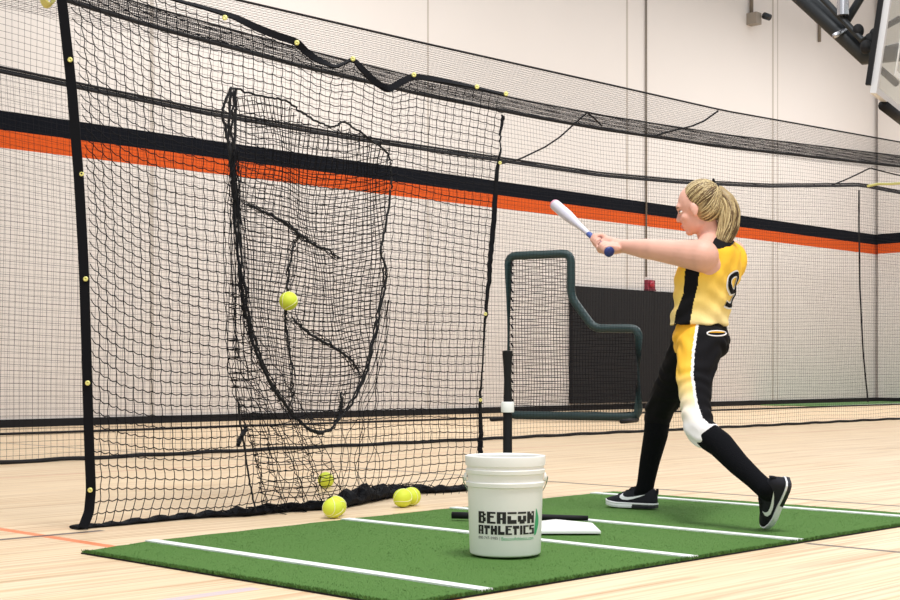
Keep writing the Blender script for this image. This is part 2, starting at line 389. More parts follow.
mb = MB(); mb.loft([[(MX0 - .006, MY0 - .006, z), (MX1, MY0 - .006, z)] + [(x, yb(x) + .006, z) for x in (MX1, 6.3, 4.36, 3.2, MX0 - .006)] for z in (0, .005)]); mb.build('rubber_backing', M['black'], hm)
# pile: short blades along the rim and over the top
mb = MB()
def rp_():
    x = random.uniform(MX0, MX1); return x, ymap(x, random.random())
def blade(x, y, h_, wd):
    a_ = random.uniform(0, 6.28); dx, dy = math.cos(a_) * wd, math.sin(a_) * wd; lx, ly = random.uniform(-.007, .007), random.uniform(-.007, .007)
    mb.add([(x - dx, y - dy, MH - .004), (x + dx, y + dy, MH - .004), (x + lx, y + ly, MH + h_)], [(0, 1, 2)])
for _ in range(26000): blade(*rp_(), random.uniform(.002, .0045), .0022)
for _ in range(3000): blade(MX0 + random.uniform(-.006, .01), random.uniform(MY0, 4.77), random.uniform(.002, .01), .003)
for _ in range(5000): blade(random.uniform(MX0, MX1), MY0 + random.uniform(-.006, .01), random.uniform(.002, .01), .003)
bl = mb.build('pile', tm, hm); bl['kind'] = 'stuff'
for xl in (3.225, 4.335, 5.075, 6.245):
    mb = MB().box((xl, (MY0 + yb(xl)) / 2, MH + .0025), .052, yb(xl) - MY0, .006); mb.build('box_line', M['line'], hm)
pl_c = (4.645, 3.9)
pw = .216
pent = [(4.645, 3.69), (4.645 + pw, 3.69 + pw), (4.645 + pw, 3.69 + 2 * pw), (4.645 - pw, 3.69 + 2 * pw), (4.645 - pw, 3.69 + pw)]
mb = MB(); mb.loft([[(x, y, MH + .0085) for x, y in pent], [(x, y, MH + .018) for x, y in pent], [(4.645 + (x - 4.645) * .96, 3.9 + (y - 3.9) * .96, MH + .022) for x, y in pent]])
o = tag(mb.build('home_plate', M['white']), 'white rubber home plate lying on the green mat between the bucket and the batter', 'home plate')

# ------------------------------------------------------------ batting tee
A_, B_ = FL(452, 513, .045)[:2], FL(588, 516, .045)[:2]
bt = None
for s in np.linspace(.1, .9, 200):
    q = A_ + (B_ - A_) * s; pxx = 450 + (np.array([q[0], q[1], 0]) @ RV) * FPX / (np.array([q[0], q[1], 0]) @ FV)
    if pxx > 507.5: bt = q; break
dirb = np.array([*(B_ - A_), 0]) / np.linalg.norm(B_ - A_)
tee = thing('batting_tee', (bt[0], bt[1], MH), 'black batting tee post with a white collar standing behind the white bucket', 'batting tee')
z0 = MH + .008
mb = MB(); a0 = np.array([A_[0], A_[1], z0 + .016]); b0 = np.array([B_[0], B_[1], z0 + .016]); mb.tube(np.linspace(a0, b0, 8), [.016, .016, .016, .016, .015, .014, .013, .012], 10); mb.build('base_bar', M['black'], tee, True)
pz = lambda z: np.array([bt[0], bt[1], z])
side_b = np.array([-dirb[1], dirb[0], 0])
mb = MB(); mb.tube([pz(z0 + .014) - side_b * .2, pz(z0 + .014) + side_b * .2], .014, 10); mb.build('cross_bar', M['black'], tee, True)
AX = [np.array([1., 0, 0]), np.array([0, 1., 0]), ZV]
zc = CAM_H + (HOR - 407) * (np.array([*bt, 0]) @ FV) / FPX
zt = CAM_H + (HOR - 351) * (np.array([*bt, 0]) @ FV) / FPX
mb = MB(); mb.lathe([(0, .03), (.03, .03), (.03, .07), (.021, .09), (.021, zc), (0, zc)], pz(0), AX, 20); mb.build('lower_pole', M['black'], tee, True, 40)
mb = MB(); mb.lathe([(0, zc), (.019, zc), (.016, zc + .12), (.020, zt - .06), (.024, zt), (.014, zt + .002), (.012, zt - .02), (0, zt - .02)], pz(0), AX, 20); mb.build('flexible_top', M['black'], tee, True, 40)
mb = MB(); mb.lathe([(.0, zc - .024), (.029, zc - .024), (.030, zc - .018), (.030, zc + .018), (.027, zc + .024), (0, zc + .024)], pz(0), AX, 24); mb.build('collar', M['white'], tee, True, 40)

# ------------------------------------------------------------ bucket
bc = np.array([3.893, 3.543, MH + .0085]); to_cam = nrm([-bc[0], -bc[1], 0]); bsd = np.cross(ZV, to_cam); BA = [bsd, -to_cam, ZV]
plastic = mat('milky_white_plastic', (243, 242, 238), .38, noise=.02, nscale=9)
bk = thing('bucket', bc, 'white plastic bucket with black lettering standing at the front of the green mat', 'bucket')
def brad(z): return .1312 + (.1430 - .1312) * z / .37
prof = [(0, 0), (.125, 0), (.130, .004), (brad(.01), .01), (brad(.25), .25), (brad(.25) + .006, .252), (brad(.25) + .007, .266), (brad(.27), .270), (brad(.295), .297), (brad(.295) + .006, .299), (brad(.295) + .007, .312), (brad(.315) + .001, .317), (brad(.325), .325), (brad(.325) + .006, .327), (.1495, .358), (.1485, .362), (.1445, .363), (.1400, .358), (.139, .3), (.125, .012), (0, .012)]
mb = MB().lathe(prof, bc, BA, 72); mb.build('pail', plastic, bk, True, 35)
for sgn in (-1, 1):
    mb = MB(); c_ = bc + bsd * sgn * .1465 + ZV * .283; mb.lathe([(0, 0), (.016, 0), (.016, .007), (.009, .011), (0, .011)], c_ - bsd * sgn * .004, [to_cam, np.cross(bsd * sgn, to_cam), bsd * sgn], 16); mb.build('handle_ear', plastic, bk, True, 40)
mb = MB(); hp = []
for t_ in np.linspace(0, math.pi, 30):
    hp.append(bc + bsd * .157 * math.cos(t_) + ZV * (.283 - .13 * math.sin(t_)) - to_cam * (.155 * math.sin(t_) ** .7))
mb.tube(hp, .0022, 6); mb.build('wire_handle', M['chrome'], bk, True)
GL = {'B': ["11110", "11011", "11110", "11011", "11011", "11110"], 'E': ["11111", "11000", "11110", "11000", "11000", "11111"], 'A': ["11111", "11011", "11011", "11111", "11011", "11011"],
      'C': ["11111", "00000", "11000", "11000", "11111", "11111"], 'O': ["11111", "00000", "11011", "11011", "11111", "01110"], 'N': ["11011", "11101", "11111", "11111", "11011", "11011"],
      'T': ["11111", "11111", "01100", "01100", "01100", "01100"], 'H': ["11011", "11011", "11111", "11111", "11011", "11011"], 'L': ["11000", "11000", "11000", "11000", "11111", "11111"],
      'I': ["11", "11", "11", "11", "11", "11"], 'S': ["11111", "11000", "11111", "00011", "00011", "11111"], 'c': ["11111", "11000", "11000", "11000", "11000", "11111"]}
def on_pail(u, zz, off=.0012):
    r_ = brad(zz) + off; a_ = u / r_; return bc + (to_cam * math.cos(a_) + bsd * math.sin(a_)) * r_ + ZV * zz
def word(mb, txt, u0, u1, zb, zt_, gap=.7):
    cols = sum(len(GL[c][0]) for c in txt) + gap * (len(txt) - 1); cw = (u1 - u0) / cols; u = u0; rh = (zt_ - zb) / 6
    for c in txt:
        gl = GL[c]
        for i, row in enumerate(gl):
            for j, b_ in enumerate(row):
                if b_ == '1':
                    a, b2 = u + j * cw, u + (j + 1) * cw; z1 = zt_ - i * rh; z2 = z1 - rh
                    mb.add([on_pail(a, z2), on_pail(b2, z2), on_pail(b2, z1), on_pail(a, z1)], [(0, 1, 2, 3)])
        u += (len(gl[0]) + gap) * cw
# u measured so that +u is to the right seen from the camera
pxm = .302 / 79
def upx(px): return .1395 * math.asin(max(-.99, min(.99, (px - 505) * pxm / .1395)))
SGN = 1 if (bsd @ RV) > 0 else -1
def zpx(py): return (552.5 - py) * pxm * 1.0 - .0165
mb = MB(); U = lambda px: upx(px) * SGN
word(mb, 'BEACON', U(479.5), U(532.5), zpx(516.2), zpx(505)); word(mb, 'ATHLETIcS', U(479.5), U(532.5), zpx(526.6), zpx(518))
mb.build('lettering', mat('black_ink', (18, 18, 20), .5), bk)
def small_text(txt, u0, u1, zb, zt_, m, nm):
    cu = bpy.data.curves.new(nm, 'FONT'); cu.body = txt; to = bpy.data.objects.new(nm, cu); COL.objects.link(to)
    dg = bpy.context.evaluated_depsgraph_get(); dg.update(); me = bpy.data.meshes.new_from_object(to.evaluated_get(dg)); bpy.data.objects.remove(to)
    vv = np.array([v.co[:] for v in me.vertices]); lo, hi = vv.min(0), vv.max(0)
    mb = MB(); mb.add([on_pail(u0 + (u1 - u0) * (a[0] - lo[0]) / (hi[0] - lo[0]), zb + (zt_ - zb) * (a[1] - lo[1]) / (hi[1] - lo[1])) for a in vv], [tuple(p.vertices) for p in me.polygons]); bpy.data.meshes.remove(me)
    return mb.build(nm, m, bk)
small_text('800-747-5985 |', U(479.5), U(500), zpx(532), zpx(528.6), mat('grey_ink', (96, 96, 98), .5), 'phone_number')
lg = mat('green_ink', (62, 168, 112), .5)
small_text('BeaconAthletics.com', U(501.5), U(532), zpx(532), zpx(528.6), lg, 'web_address')
mb = MB()
for x_in, x_out, ya, yb in ((534, 538.5, 503, 528), ):
    n_ = 16; L_, R_ = [], []
    for i in range(n_ + 1):
        t_ = i / n_; yy = ya + (yb - ya) * t_; bl_ = math.sin(math.pi * (t_ * .86 + .1)); L_.append(on_pail(U(533.6 + .8 * math.cos(t_ * 3)), zpx(yy))); R_.append(on_pail(U(533.9 + 3.2 * bl_), zpx(yy)))
    mb.add(L_ + R_, [(i, i + n_ + 1, i + n_ + 2, i + 1) for i in range(n_)])
mb.build('leaf_emblem', lg, bk)

# ------------------------------------------------------------ hitting net with its ball pocket
NY = 5.5
hn = thing('hitting_net', (4.6, NY, 0), 'tall black hitting net with webbing edges and a ball pocket, hanging left of the batter', 'net')
def W2(px, py): q = PL(px, py, NY); return q[0], q[2]
RING = [(231, 88), (228, 130), (232, 180), (236, 230), (240, 280), (247, 320), (256, 352), (270, 384), (290, 412), (306, 428), (320, 433), (331, 430), (340, 418), (352, 404), (366, 376), (375, 338), (380, 310), (386, 285), (386, 268), (380, 250), (386, 225), (391, 190), (391, 165), (388, 152), (365, 135), (343, 121), (335, 127), (320, 123), (300, 112), (290, 102), (265, 97)]
RW = np.array([W2(*q) for q in RING])
TOPX = np.array([W2(x, 0)[0] for x in (-10, 60, 175, 240, 270, 297, 318, 335, 352, 372, 388, 400, 412, 460, 507)])
TOPZ = np.array([2.47, 2.45, W2(175, 0)[1], W2(240, 20)[1], W2(270, 33)[1], W2(297, 43)[1], W2(318, 60)[1], W2(335, 67)[1], W2(352, 60)[1], W2(372, 80)[1], W2(388, 89)[1], W2(400, 83)[1], W2(412, 76)[1], W2(460, 86)[1], W2(507, 95)[1]])
LEFT = np.array([W2(*q) for q in ((57, -40), (63, 10), (72, 90), (79, 180), (84, 270), (87, 370), (89, 440), (91, 490), (89, 512), (83, 528))])
RIGHT = np.array([W2(*q) for q in ((507, 95), (504, 115), (501, 135), (498, 160), (495, 200), (490, 250), (487, 300), (482, 360), (480, 400), (481, 440), (479, 468), (468, 490))])
def lx(z): return float(np.interp(z, LEFT[::-1, 1], LEFT[::-1, 0]))
def rx(z): return float(np.interp(z, RIGHT[::-1, 1], RIGHT[::-1, 0]))
def tz(x): return float(np.interp(x, TOPX, TOPZ))
TSX, TSZ = [TOPX[0], TOPX[2], TOPX[-1]], [TOPZ[0], TOPZ[2] - .03, TOPZ[-1] - .01]
def tsm(x): return float(np.interp(x, TSX, TSZ))
def trow(x, v): a = tsm(x); return a + (tz(x) - a) * v ** 9
def ripple(x, z): return .025 * math.sin(x * 3.1 + z * .6) + .015 * math.sin(x * 7.3 - z * 1.1 + 1)
def edge_dist(x, z):
    a = RW; b = np.roll(RW, -1, 0); d = b - a; p = np.array([x, z]); t_ = np.clip(((p - a) * d).sum(1) / np.maximum((d * d).sum(1), 1e-9), 0, 1)
    return float(np.sqrt((((a + d * t_[:, None]) - p) ** 2).sum(1)).min())
RP = [tuple(q) for q in RW]
BALLP = np.array(W2(288, 301))
def pocket(x, z, depth=.42):
    if not inside_poly(x, z, RP): return 0.0
    e = edge_dist(x, z); b = 1 - math.exp(-e / .10)
    g_ = math.exp(-((x - BALLP[0]) ** 2 + (z - BALLP[1]) ** 2) / .03)
    return depth * b + .12 * g_
def netp(u, v, deep=.30):
    # u, v in 0..1 ; returns the point on the net's face
    z = v * 2.3; zl = max(z, .02)
    for _ in range(2):
        xl, xr = lx(zl), rx(min(zl, 2.3)); x = xl + (xr - xl) * u; zl = .02 + v * (trow(x, v) - .02)
    drop = .17 * math.exp(-u / .08) * min(1, v * 3) + .20 * math.exp(-u / .38) * (.25 + .75 * v)
    z2 = zl - drop * .0 + (drop - .03) * (1 - v) ** .25 * min(1, 4 * v)
    z2 = min(z2, tz(x))
    fld = ripple(x, z2)
    return x, z2, fld
PD = nrm(FV - RV * .12)
mb = MB(); NU, NVV = 46, 52
def strand_pts(us, vs, jit, deep):
    out = []
    for u, v in zip(us, vs):
        x, z, fo = netp(u, v); d = pocket(x, z, deep)
        out.append((x + d * PD[0], NY + fo + d * PD[1] + jit, z))
    return out
for i in range(1, NU):
    u = (i / NU) ** 1.08; vs_ = np.linspace(0, 1, 106)
    us_ = u + .0009 * np.where(np.arange(106) % 4 < 2, 1, -1) * (1 + .3 * math.sin(i)) + .0025 * np.sin(vs_ * 9 + i * .4) * np.sin(math.pi * u)
    strands(mb, strand_pts(us_, vs_, 0, .30), .0023)
for j in range(1, NVV):
    v = j / NVV; us_ = np.linspace(0, 1, 231)
    vs_ = v - .0036 * np.abs(np.sin(us_ ** (1 / 1.08) * NU * math.pi)) * (1 - .5 * us_) + .004 * np.sin(us_ * 14 + j * .3)
    strands(mb, strand_pts(us_, vs_, 0, .30), .0023)
mb.build('netting', M['net'], hn)
# the bag behind the opening, a looser second layer
mb = MB()
zlo, zhi = RW[:, 1].min(), RW[:, 1].max(); xlo, xhi = RW[:, 0].min(), RW[:, 0].max()
def bag_line(pts):
    run = []
    for x, z in pts:
        if inside_poly(x, z, RP):
            e = edge_dist(x, z); d = .56 * (1 - math.exp(-e / .11)) + .02
            run.append((x + d * PD[0] + .012 * math.sin(z * 11), NY + .02 + d * PD[1] + .05 * math.sin(x * 12 + z * 5) * min(1, e / .15) + ripple(x, z), z + .02 * math.sin(x * 9)))
        elif len(run) > 1: strands(mb, run, .0022); run = []
        else: run = []
    if len(run) > 1: strands(mb, run, .0019)
for x in np.arange(xlo, xhi, .027): bag_line([(x, z) for z in np.linspace(zlo, zhi, 90)])
for z in np.arange(zlo, zhi, .025): bag_line([(x, z) for x in np.linspace(xlo, xhi, 60)])
mb.build('pocket_netting', M['netg'], hn)
# rope round the opening, folds of gathered net
def path_px(pts, Yp, n=8, jit=0):
    q = np.array([PL(x, y, Yp) for x, y in pts]); k = len(q); tt = np.linspace(0, 1, k); t2 = np.linspace(0, 1, (k - 1) * n + 1)
    from_ = [np.interp(t2, tt, q[:, i]) for i in range(3)]; r_ = np.stack(from_, 1)
    for _ in range(3): r_[1:-1] = (r_[:-2] + 2 * r_[1:-1] + r_[2:]) / 4
    if jit: r_ += RNG.normal(0, jit, r_.shape)
    return r_
mb = MB(); mb.tube(path_px(RING[:12], NY - .02, 8, .002), .0075, 6); mb.tube(path_px([(x + 3, y + 2) for x, y in RING[:11]], NY + .02, 8, .003), .006, 6); mb.build('pocket_rope', M['rope'], hn)
mb = MB(); mb.tube(path_px(RING[11:22], NY - .01, 8, .002), .0065, 6); mb.tube(path_px([(x - 2.5, y) for x, y in RING[12:19]], NY + .03, 8, .003), .005, 6); mb.build('pocket_rope', M['rope'], hn)
mb = MB(); mb.tube(path_px(RING[21:] + RING[:1], NY - .01, 8, .003), .0055, 6); mb.build('pocket_rope', M['rope'], hn)
mb = MB(); mb.tube(path_px([(231, 88), (224, 105), (222, 114), (226, 130), (229, 146), (233, 170), (235, 200)], NY - .04, 8, .002), .0075, 6)
mb.tube(path_px([(235, 90), (236, 110), (235, 140), (234, 180), (240, 220)], NY - .03, 8, .002), .0075, 6); mb.build('pull_cord', M['rope'], hn)
for pts, dep, r in (([(246, 205), (256, 208), (285, 223), (300, 235), (302, 237), (318, 246), (340, 258)], .34, .006), ([(300, 235), (292, 250), (288, 275), (286, 300), (285, 320), (289, 345), (293, 380), (291, 405)], .36, .004), ([(292, 318), (305, 330), (322, 341), (342, 352), (356, 366), (362, 378)], .3, .006), ([(342, 392), (340, 412), (334, 428)], .12, .008)):
    mb = MB()
    q0 = path_px(pts, NY + dep * PD[1], 8, .004); mb.tube(q0, np.abs(np.sin(np.linspace(.3, math.pi - .3, len(q0)))) * r + .002, 5)
    for k in range(5): q1 = path_px([(x + RNG.normal(0, 3.0), y + RNG.normal(0, 2.5)) for x, y in pts], NY + dep * PD[1] + .02, 6, .004); strands(mb, q1, .0024)
    mb.build('net_crease', M['rope'], hn)
LB = [(231, 150), (230, 160), (228, 180), (226, 220), (226, 280), (226, 340), (228, 380), (236, 410), (244, 440), (250, 470), (256, 495), (262, 514)]
RB = [(235, 150), (236, 160), (238, 180), (240, 220), (245, 280), (250, 325), (262, 358), (280, 388), (303, 420), (322, 455), (333, 480), (342, 507)]
mb = MB(); NG = 15; L_, R_ = path_px(LB, NY - .05, 5), path_px(RB, NY - .02, 5); NP = len(L_)
def gp(s, k):
    a = L_[k] * (1 - s) + R_[k] * s; wd = np.linalg.norm(L_[k] - R_[k]); a = a + np.array([.008 * math.sin(s * 11 + k * .3), .05 * math.sin(s * 26 + k * .1) * min(1, wd / .2) - .02, 0]); a[2] = max(a[2], .02); return a
for i in range(NG + 1):
    strands(mb, [gp(i / NG + .012 * math.sin(k * 1.7 + i), k) for k in range(NP)], .0022)
for k2 in np.arange(20, NP, 1.3): strands(mb, [gp(s, int(k2)) + np.array([0, 0, -.07 * math.sin(s * math.pi)]) * min(1, k2 / NP * 1.3) for s in np.linspace(0, 1, 30)], .0019)
mb.build('gathered_netting', M['net'], hn)
mb = MB(); LB2 = [(382, 300), (374, 340), (364, 375), (352, 402), (345, 430), (340, 470), (342, 505)]; RB2 = [(388, 300), (384, 345), (376, 385), (371, 410), (372, 440), (368, 470), (372, 503)]
L_, R_ = path_px(LB2, NY - .03, 6), path_px(RB2, NY - .01, 6); NP = len(L_)
for i in range(7): strands(mb, [gp(i / 6 + .03 * math.sin(k * .5 + i), k) for k in range(NP)], .0021)
mb.build('gathered_netting', M['net'], hn)
mb = MB(); mb.tube(path_px([(238, 400), (240, 425), (245, 450), (249, 480), (256, 512)], NY - .08, 8, .002), .005, 6); mb.tube(path_px([(246, 425), (243, 434), (240, 440), (238, 446)], NY - .1, 8, .003), .011, 6); mb.build('pull_cord', M['rope'], hn)
# webbing edges
def ribbon(mb, pts, wid, th, face=(0, -1, 0), twist=None):
    pts = np.asarray(pts, float); t_ = np.gradient(pts, axis=0); t_ /= np.linalg.norm(t_, axis=1, keepdims=True); rings = []
    for i, p in enumerate(pts):
        w_ = nrm(np.cross(t_[i], face)); n_ = nrm(np.cross(w_, t_[i]))
        if twist is not None: c_, s_ = math.cos(twist[i]), math.sin(twist[i]); w_, n_ = w_ * c_ + n_ * s_, n_ * c_ - w_ * s_
        k_ = wid[i] if hasattr(wid, '__len__') else wid
        rings.append([p + w_ * k_ / 2 + n_ * th / 2, p - w_ * k_ / 2 + n_ * th / 2, p - w_ * k_ / 2 - n_ * th / 2, p + w_ * k_ / 2 - n_ * th / 2])
    mb.loft(rings)
lp = path_px([(57, -40), (63, 10), (72, 90), (79, 180), (84, 270), (87, 370), (89, 440), (91, 490), (89, 512), (83, 528)], NY - .02, 10)
mb = MB(); ribbon(mb, lp, .043, .006, -FV); le = mb.build('edge_webbing', M['tape'], hn)
def grommet(parent, px, py, r=.011, Yp=NY - .026, sq=1.0):
    c_ = PL(px, py, Yp); n_ = -FV; u_ = nrm(np.cross(ZV, n_)); v_ = np.cross(n_, u_)
    mb = MB(); mb.lathe([(.002, 0), (.002, .003), (.006, .006), (r, .004), (r, 0), (.002, 0)], c_ + n_ * .004, [u_, v_, n_], 16); mb.build('grommet', M['brass'], parent, True)
for q in ((70.5, 60), (82, 174), (86, 279), (88, 383), (90.5, 490)): grommet(le, *q)
rp = path_px([(503, 116), (500, 135), (501, 150), (498, 165), (495, 200), (492, 240), (489, 280), (485, 325), (482, 370), (480, 400), (481, 440), (479, 462), (470, 488)], NY - .01, 8, .002)
mb = MB(); ribbon(mb, rp, .030, .008, -FV, 1.0 + .5 * np.sin(np.linspace(0, 12, len(rp)))); re = mb.build('edge_webbing', M['tape'], hn)
for q in ((500, 163), (485.5, 314), (480.5, 400)): grommet(re, *q, r=.010)
tp = path_px([(40, -48), (110, -22), (175, 0), (205, 8), (235, 17), (255, 27), (275, 35), (297, 42), (306, 52), (318, 60), (335, 67), (345, 63), (353, 59), (362, 69), (375, 82), (388, 90), (398, 84), (413, 76), (440, 80), (470, 86), (490, 91), (506, 95)], NY - .03, 6)
mb = MB(); ribbon(mb, tp, .036, .008, -FV, .5 + .5 * np.sin(np.linspace(0, 15, len(tp)))); te = mb.build('top_webbing', M['tape'], hn)
for q in ((225, 18), (297, 43), (353, 59), (414, 75), (477, 87), (506, 94)): grommet(te, *q, r=.013, Yp=NY - .05)
# floor skirt
sk = [(77, 530), (95, 528), (120, 526), (150, 523), (180, 520), (210, 518), (245, 517), (280, 513), (310, 511), (335, 510), (350, 507), (372, 502), (392, 498), (420, 494), (445, 493), (470, 491)]
q = np.array([FL(*a) for a in sk]); t_ = np.linspace(0, 1, len(q)); t2 = np.linspace(0, 1, 130)
q = np.stack([np.interp(t2, t_, q[:, i]) for i in range(3)], 1)
hz = .8 * np.interp(t2, [0, .03, .1, .2, .35, .42, .5, .6, .68, .74, .8, .86, .92, 1], [.010, .012, .010, .014, .018, .026, .024, .030, .046, .050, .040, .030, .024, .018])
mb = MB(); rings = []
for i, p_ in enumerate(q):
    h_ = hz[i] * (1 + .22 * math.sin(i * .9) + RNG.normal(0, .08)); wd = .03 + hz[i] * .9; tdir = np.array([1, 0, 0.]); n_ = np.array([0, 1., 0]); ring = []
    for k in range(10):
        a_ = 2 * math.pi * k / 10; ring.append([p_[0], p_[1] + .03 + wd * math.cos(a_), max(.001, h_ + h_ * math.sin(a_) * (1 + .15 * math.sin(i * .7 + k * 2)))])
    rings.append(ring)
mb.loft(rings); mb.build('floor_skirt', M['tape'], hn)
mb = MB()
for k in range(26):
    i0 = RNG.integers(38, 110); L0 = RNG.integers(6, 16); idx = np.clip(np.arange(i0, i0 + L0), 0, 129)
    strands(mb, [(q[i][0], q[i][1] - RNG.uniform(-.02, .03), hz[i] * RNG.uniform(.6, 2.4)) for i in idx], .003)
mb.build('bunched_netting', M['net'], hn)
# coil of strap at the upper left of the net
mb = MB(); c_ = PL(55, -3, NY + .05)
for k in range(7): mb.tube([c_ + np.array([.028 * math.cos(a_) + .004 * k - .03, -.01 + .012 * k, .045 * math.sin(a_) + .01]) for a_ in np.linspace(-3.0, .4, 14)], .005, 6)
mb.build('tie_strap', M['yarn'], hn)

# ------------------------------------------------------------ softballs
ballm = mat('optic_yellow_leather', (214, 226, 62), .6, bump=.1, bscale=90); seam = mat('pale_stitching', (236, 236, 190), .7)
BR = .0485
def make_ball(loc, label, rot):
    b_ = thing('softball', loc, label, 'ball', 'yellow softballs')
    o_ = MB().ell((0, 0, 0), np.eye(3), (BR, BR, BR), 32, 20).build('cover', ballm, None, True); o_.parent = b_
    mb = MB(); pts = []
    for t_ in np.linspace(0, 2 * math.pi, 97)[:-1]:
        a_ = .44; v_ = np.array([math.cos(t_) * (1 - a_) + a_ * math.cos(3 * t_), math.sin(t_) * (1 - a_) - a_ * math.sin(3 * t_), 2 * math.sqrt(a_ * (1 - a_)) * math.sin(2 * t_)]); pts.append(nrm(v_) * (BR + .0002))
    mb.tube(pts, .0016, 5, closed=True); s_ = mb.build('seam', seam, None, True); s_.parent = b_
    b_.rotation_euler = rot; return b_
def ballpx(px, py, z, label, rot): return make_ball(P(px, py, z), label, rot)
def floorball(px, label, rot, z):
    p_ = P(px, 400, z); return make_ball((p_[0], p_[1], BR), label, rot)
ballpx(288.5, 301, 7.35, 'yellow softball in mid air caught in the pocket of the hitting net', (.3, .5, .2))
b2 = floorball(326, 'yellow softball on the wood floor behind the netting, left of the pair by the skirt', (1, .2, .4), 8.45)
floorball(332.8, 'yellow softball at the edge of the green mat, the front one of the left pair', (.2, .8, 1), 6.70)
floorball(336.3, 'yellow softball against the net skirt, the rear one of the left pair', (1.2, .1, .6), 6.805)
floorball(402.5, 'yellow softball near the lower right of the hitting net, left one of the right pair', (.7, 1.1, .2), 7.24)
floorball(411.5, 'yellow softball near the lower right of the hitting net, right one of the right pair', (.1, .6, 1.4), 7.33)


# ------------------------------------------------------------ the batter
tf, tl = nrm(V(-.9, .436, 0)), nrm(V(-.436, -.9, 0))
person = thing('person', FL(708, 515, MH), 'person in a yellow and black sleeveless uniform finishing a bat swing on the green mat', 'person')
def ering(c, w_, d_, n=30, a=None, b=None):
    q = np.arange(n) * 2 * math.pi / n; a = tl if a is None else a; b = tf if b is None else b
    return c + w_ * np.cos(q)[:, None] * a + d_ * np.sin(q)[:, None] * b
TOR = [(699, 353, 6.6, .135, .095), (701, 338, 6.6, .165, .118), (703, 318, 6.6, .145, .10), (707, 292, 6.6, .155, .113), (710, 270, 6.6, .168, .122), (714, 253, 6.6, .17, .105), (715, 245, 6.6, .13, .08), (714, 238, 6.6, .07, .062)]
def smooth_rings(T, n=5):
    T = np.array(T, float); t_ = np.arange(len(T)); t2 = np.linspace(0, len(T) - 1, (len(T) - 1) * n + 1); out = []
    for i in range(5):
        y = T[:, i]; m_ = np.gradient(y); seg = np.clip(t2.astype(int), 0, len(T) - 2); h_ = t2 - seg
        out.append((2 * h_**3 - 3 * h_**2 + 1) * y[seg] + (h_**3 - 2 * h_**2 + h_) * m_[seg] + (-2 * h_**3 + 3 * h_**2) * y[seg + 1] + (h_**3 - h_**2) * m_[seg + 1])
    return np.stack(out, 1)
def torso(mb, T, g_=0.0): mb.loft([ering(P(a, b, c), w_ + g_, d_ + g_) for a, b, c, w_, d_ in smooth_rings(T)])
def chain(mb, pts, g_=0.0):
    for (p0, r0), (p1, r1) in zip(pts[:-1], pts[1:]): mb.capsule(p0, p1, r0 + g_, r1 + g_, 20, 6)
# shoe frames first: the ankles follow from them
def frame(t_, u_): t_ = nrm(t_); u_ = nrm(np.asarray(u_) - t_ * np.dot(u_, t_)); return t_, np.cross(u_, t_), u_
SL = .275
heelR = FL(657, 508.5, .017); FR = frame(V(-.85, .53, 0), ZV); heelR = heelR + ZV * 0
toeL = P(768, 526.5, 6.16); toeL[2] = .022; FLt = frame(V(-.22, .60, -.77), V(-.92, -.14, .12)); heelL = toeL - FLt[0] * SL
ankR = heelR + FR[0] * .065 + FR[2] * .10; ankL = heelL + FLt[0] * .065 + FLt[2] * .095
hipL, kneeL = P(700, 346, 6.49), P(699, 428, 6.27); hipR, kneeR = P(692, 346, 6.71), P(659, 411, 6.97)
mix_ = lambda a, b, t_: a * (1 - t_) + b * t_
thL = [(hipL, .103), (mix_(hipL, kneeL, .4) + V(-.022, 0, 0), .080), (mix_(hipL, kneeL, .75) + V(-.016, 0, 0), .064), (kneeL, .058)]
shL = [(kneeL, .058), (mix_(kneeL, ankL, .3) + V(.008, 0, .006), .056), (mix_(kneeL, ankL, .6), .047), (mix_(kneeL, ankL, .85), .040), (ankL, .040)]
thR = [(hipR, .102), (mix_(hipR, kneeR, .5), .085), (kneeR, .062)]
shR = [(kneeR, .061), (mix_(kneeR, ankR, .3) + V(.004, -.01, 0), .057), (mix_(kneeR, ankR, .65), .047), (mix_(kneeR, ankR, .9), .041), (ankR, .041)]
glutes = [(P(708, 343, 6.51), .092), (P(711, 342, 6.68), .090)]
# bat axis and hands
knob_c = P(609.5, 252, 6.66); tipb = P(561, 210, 7.33); bv = nrm(tipb - knob_c)
hB = knob_c + bv * .052; hT = hB + bv * .092
shoL, shoR = P(702, 256, 6.44), P(731, 254, 6.76)
elL, wrL = P(655, 250, 6.56), P(622, 246, 6.73)
elR, wrR = P(672, 251, 6.88), P(624, 246.5, 6.76)
HC = P(696.8, 208.3, 6.58); pt = math.radians(17); h0 = nrm(V(-.955, .297, 0))
HS = .98; hf = h0 * math.cos(pt) - ZV * math.sin(pt); hu = ZV * math.cos(pt) + h0 * math.sin(pt); hl = np.cross(hu, hf); hf, hu, hl = hf * HS, hu * HS, hl * HS; HA = [hf, hl, hu]
H = lambda a, b, c: HC + hf * a + hl * b + hu * c
b = MB(); torso(b, TOR)
for p_, r_ in glutes: b.ell(p_, np.eye(3), (r_ - .006,) * 3)
chain(b, thL, -.006); chain(b, shL, -.004); chain(b, thR, -.006); chain(b, shR, -.004)
b.capsule(ankL, heelL + FLt[0] * .10 + FLt[2] * .055, .034, .024); b.capsule(ankR, heelR + FR[0] * .10 + FR[2] * .055, .034, .024)
b.capsule(P(713, 246, 6.6), P(704, 218, 6.585), .058, .054)
for s_ in (shoL, shoR): b.capsule(P(711, 236, 6.6), mix_(P(714, 245, 6.6), s_, .85) + ZV * .012, .045, .05)
chain(b, [(shoL, .076), (mix_(shoL, elL, .5), .060), (elL, .049), (mix_(elL, wrL, .3), .047), (wrL, .030)])
chain(b, [(shoR, .070), (mix_(shoR, elR, .5), .056), (elR, .047), (mix_(elR, wrR, .3), .045), (wrR, .030)])
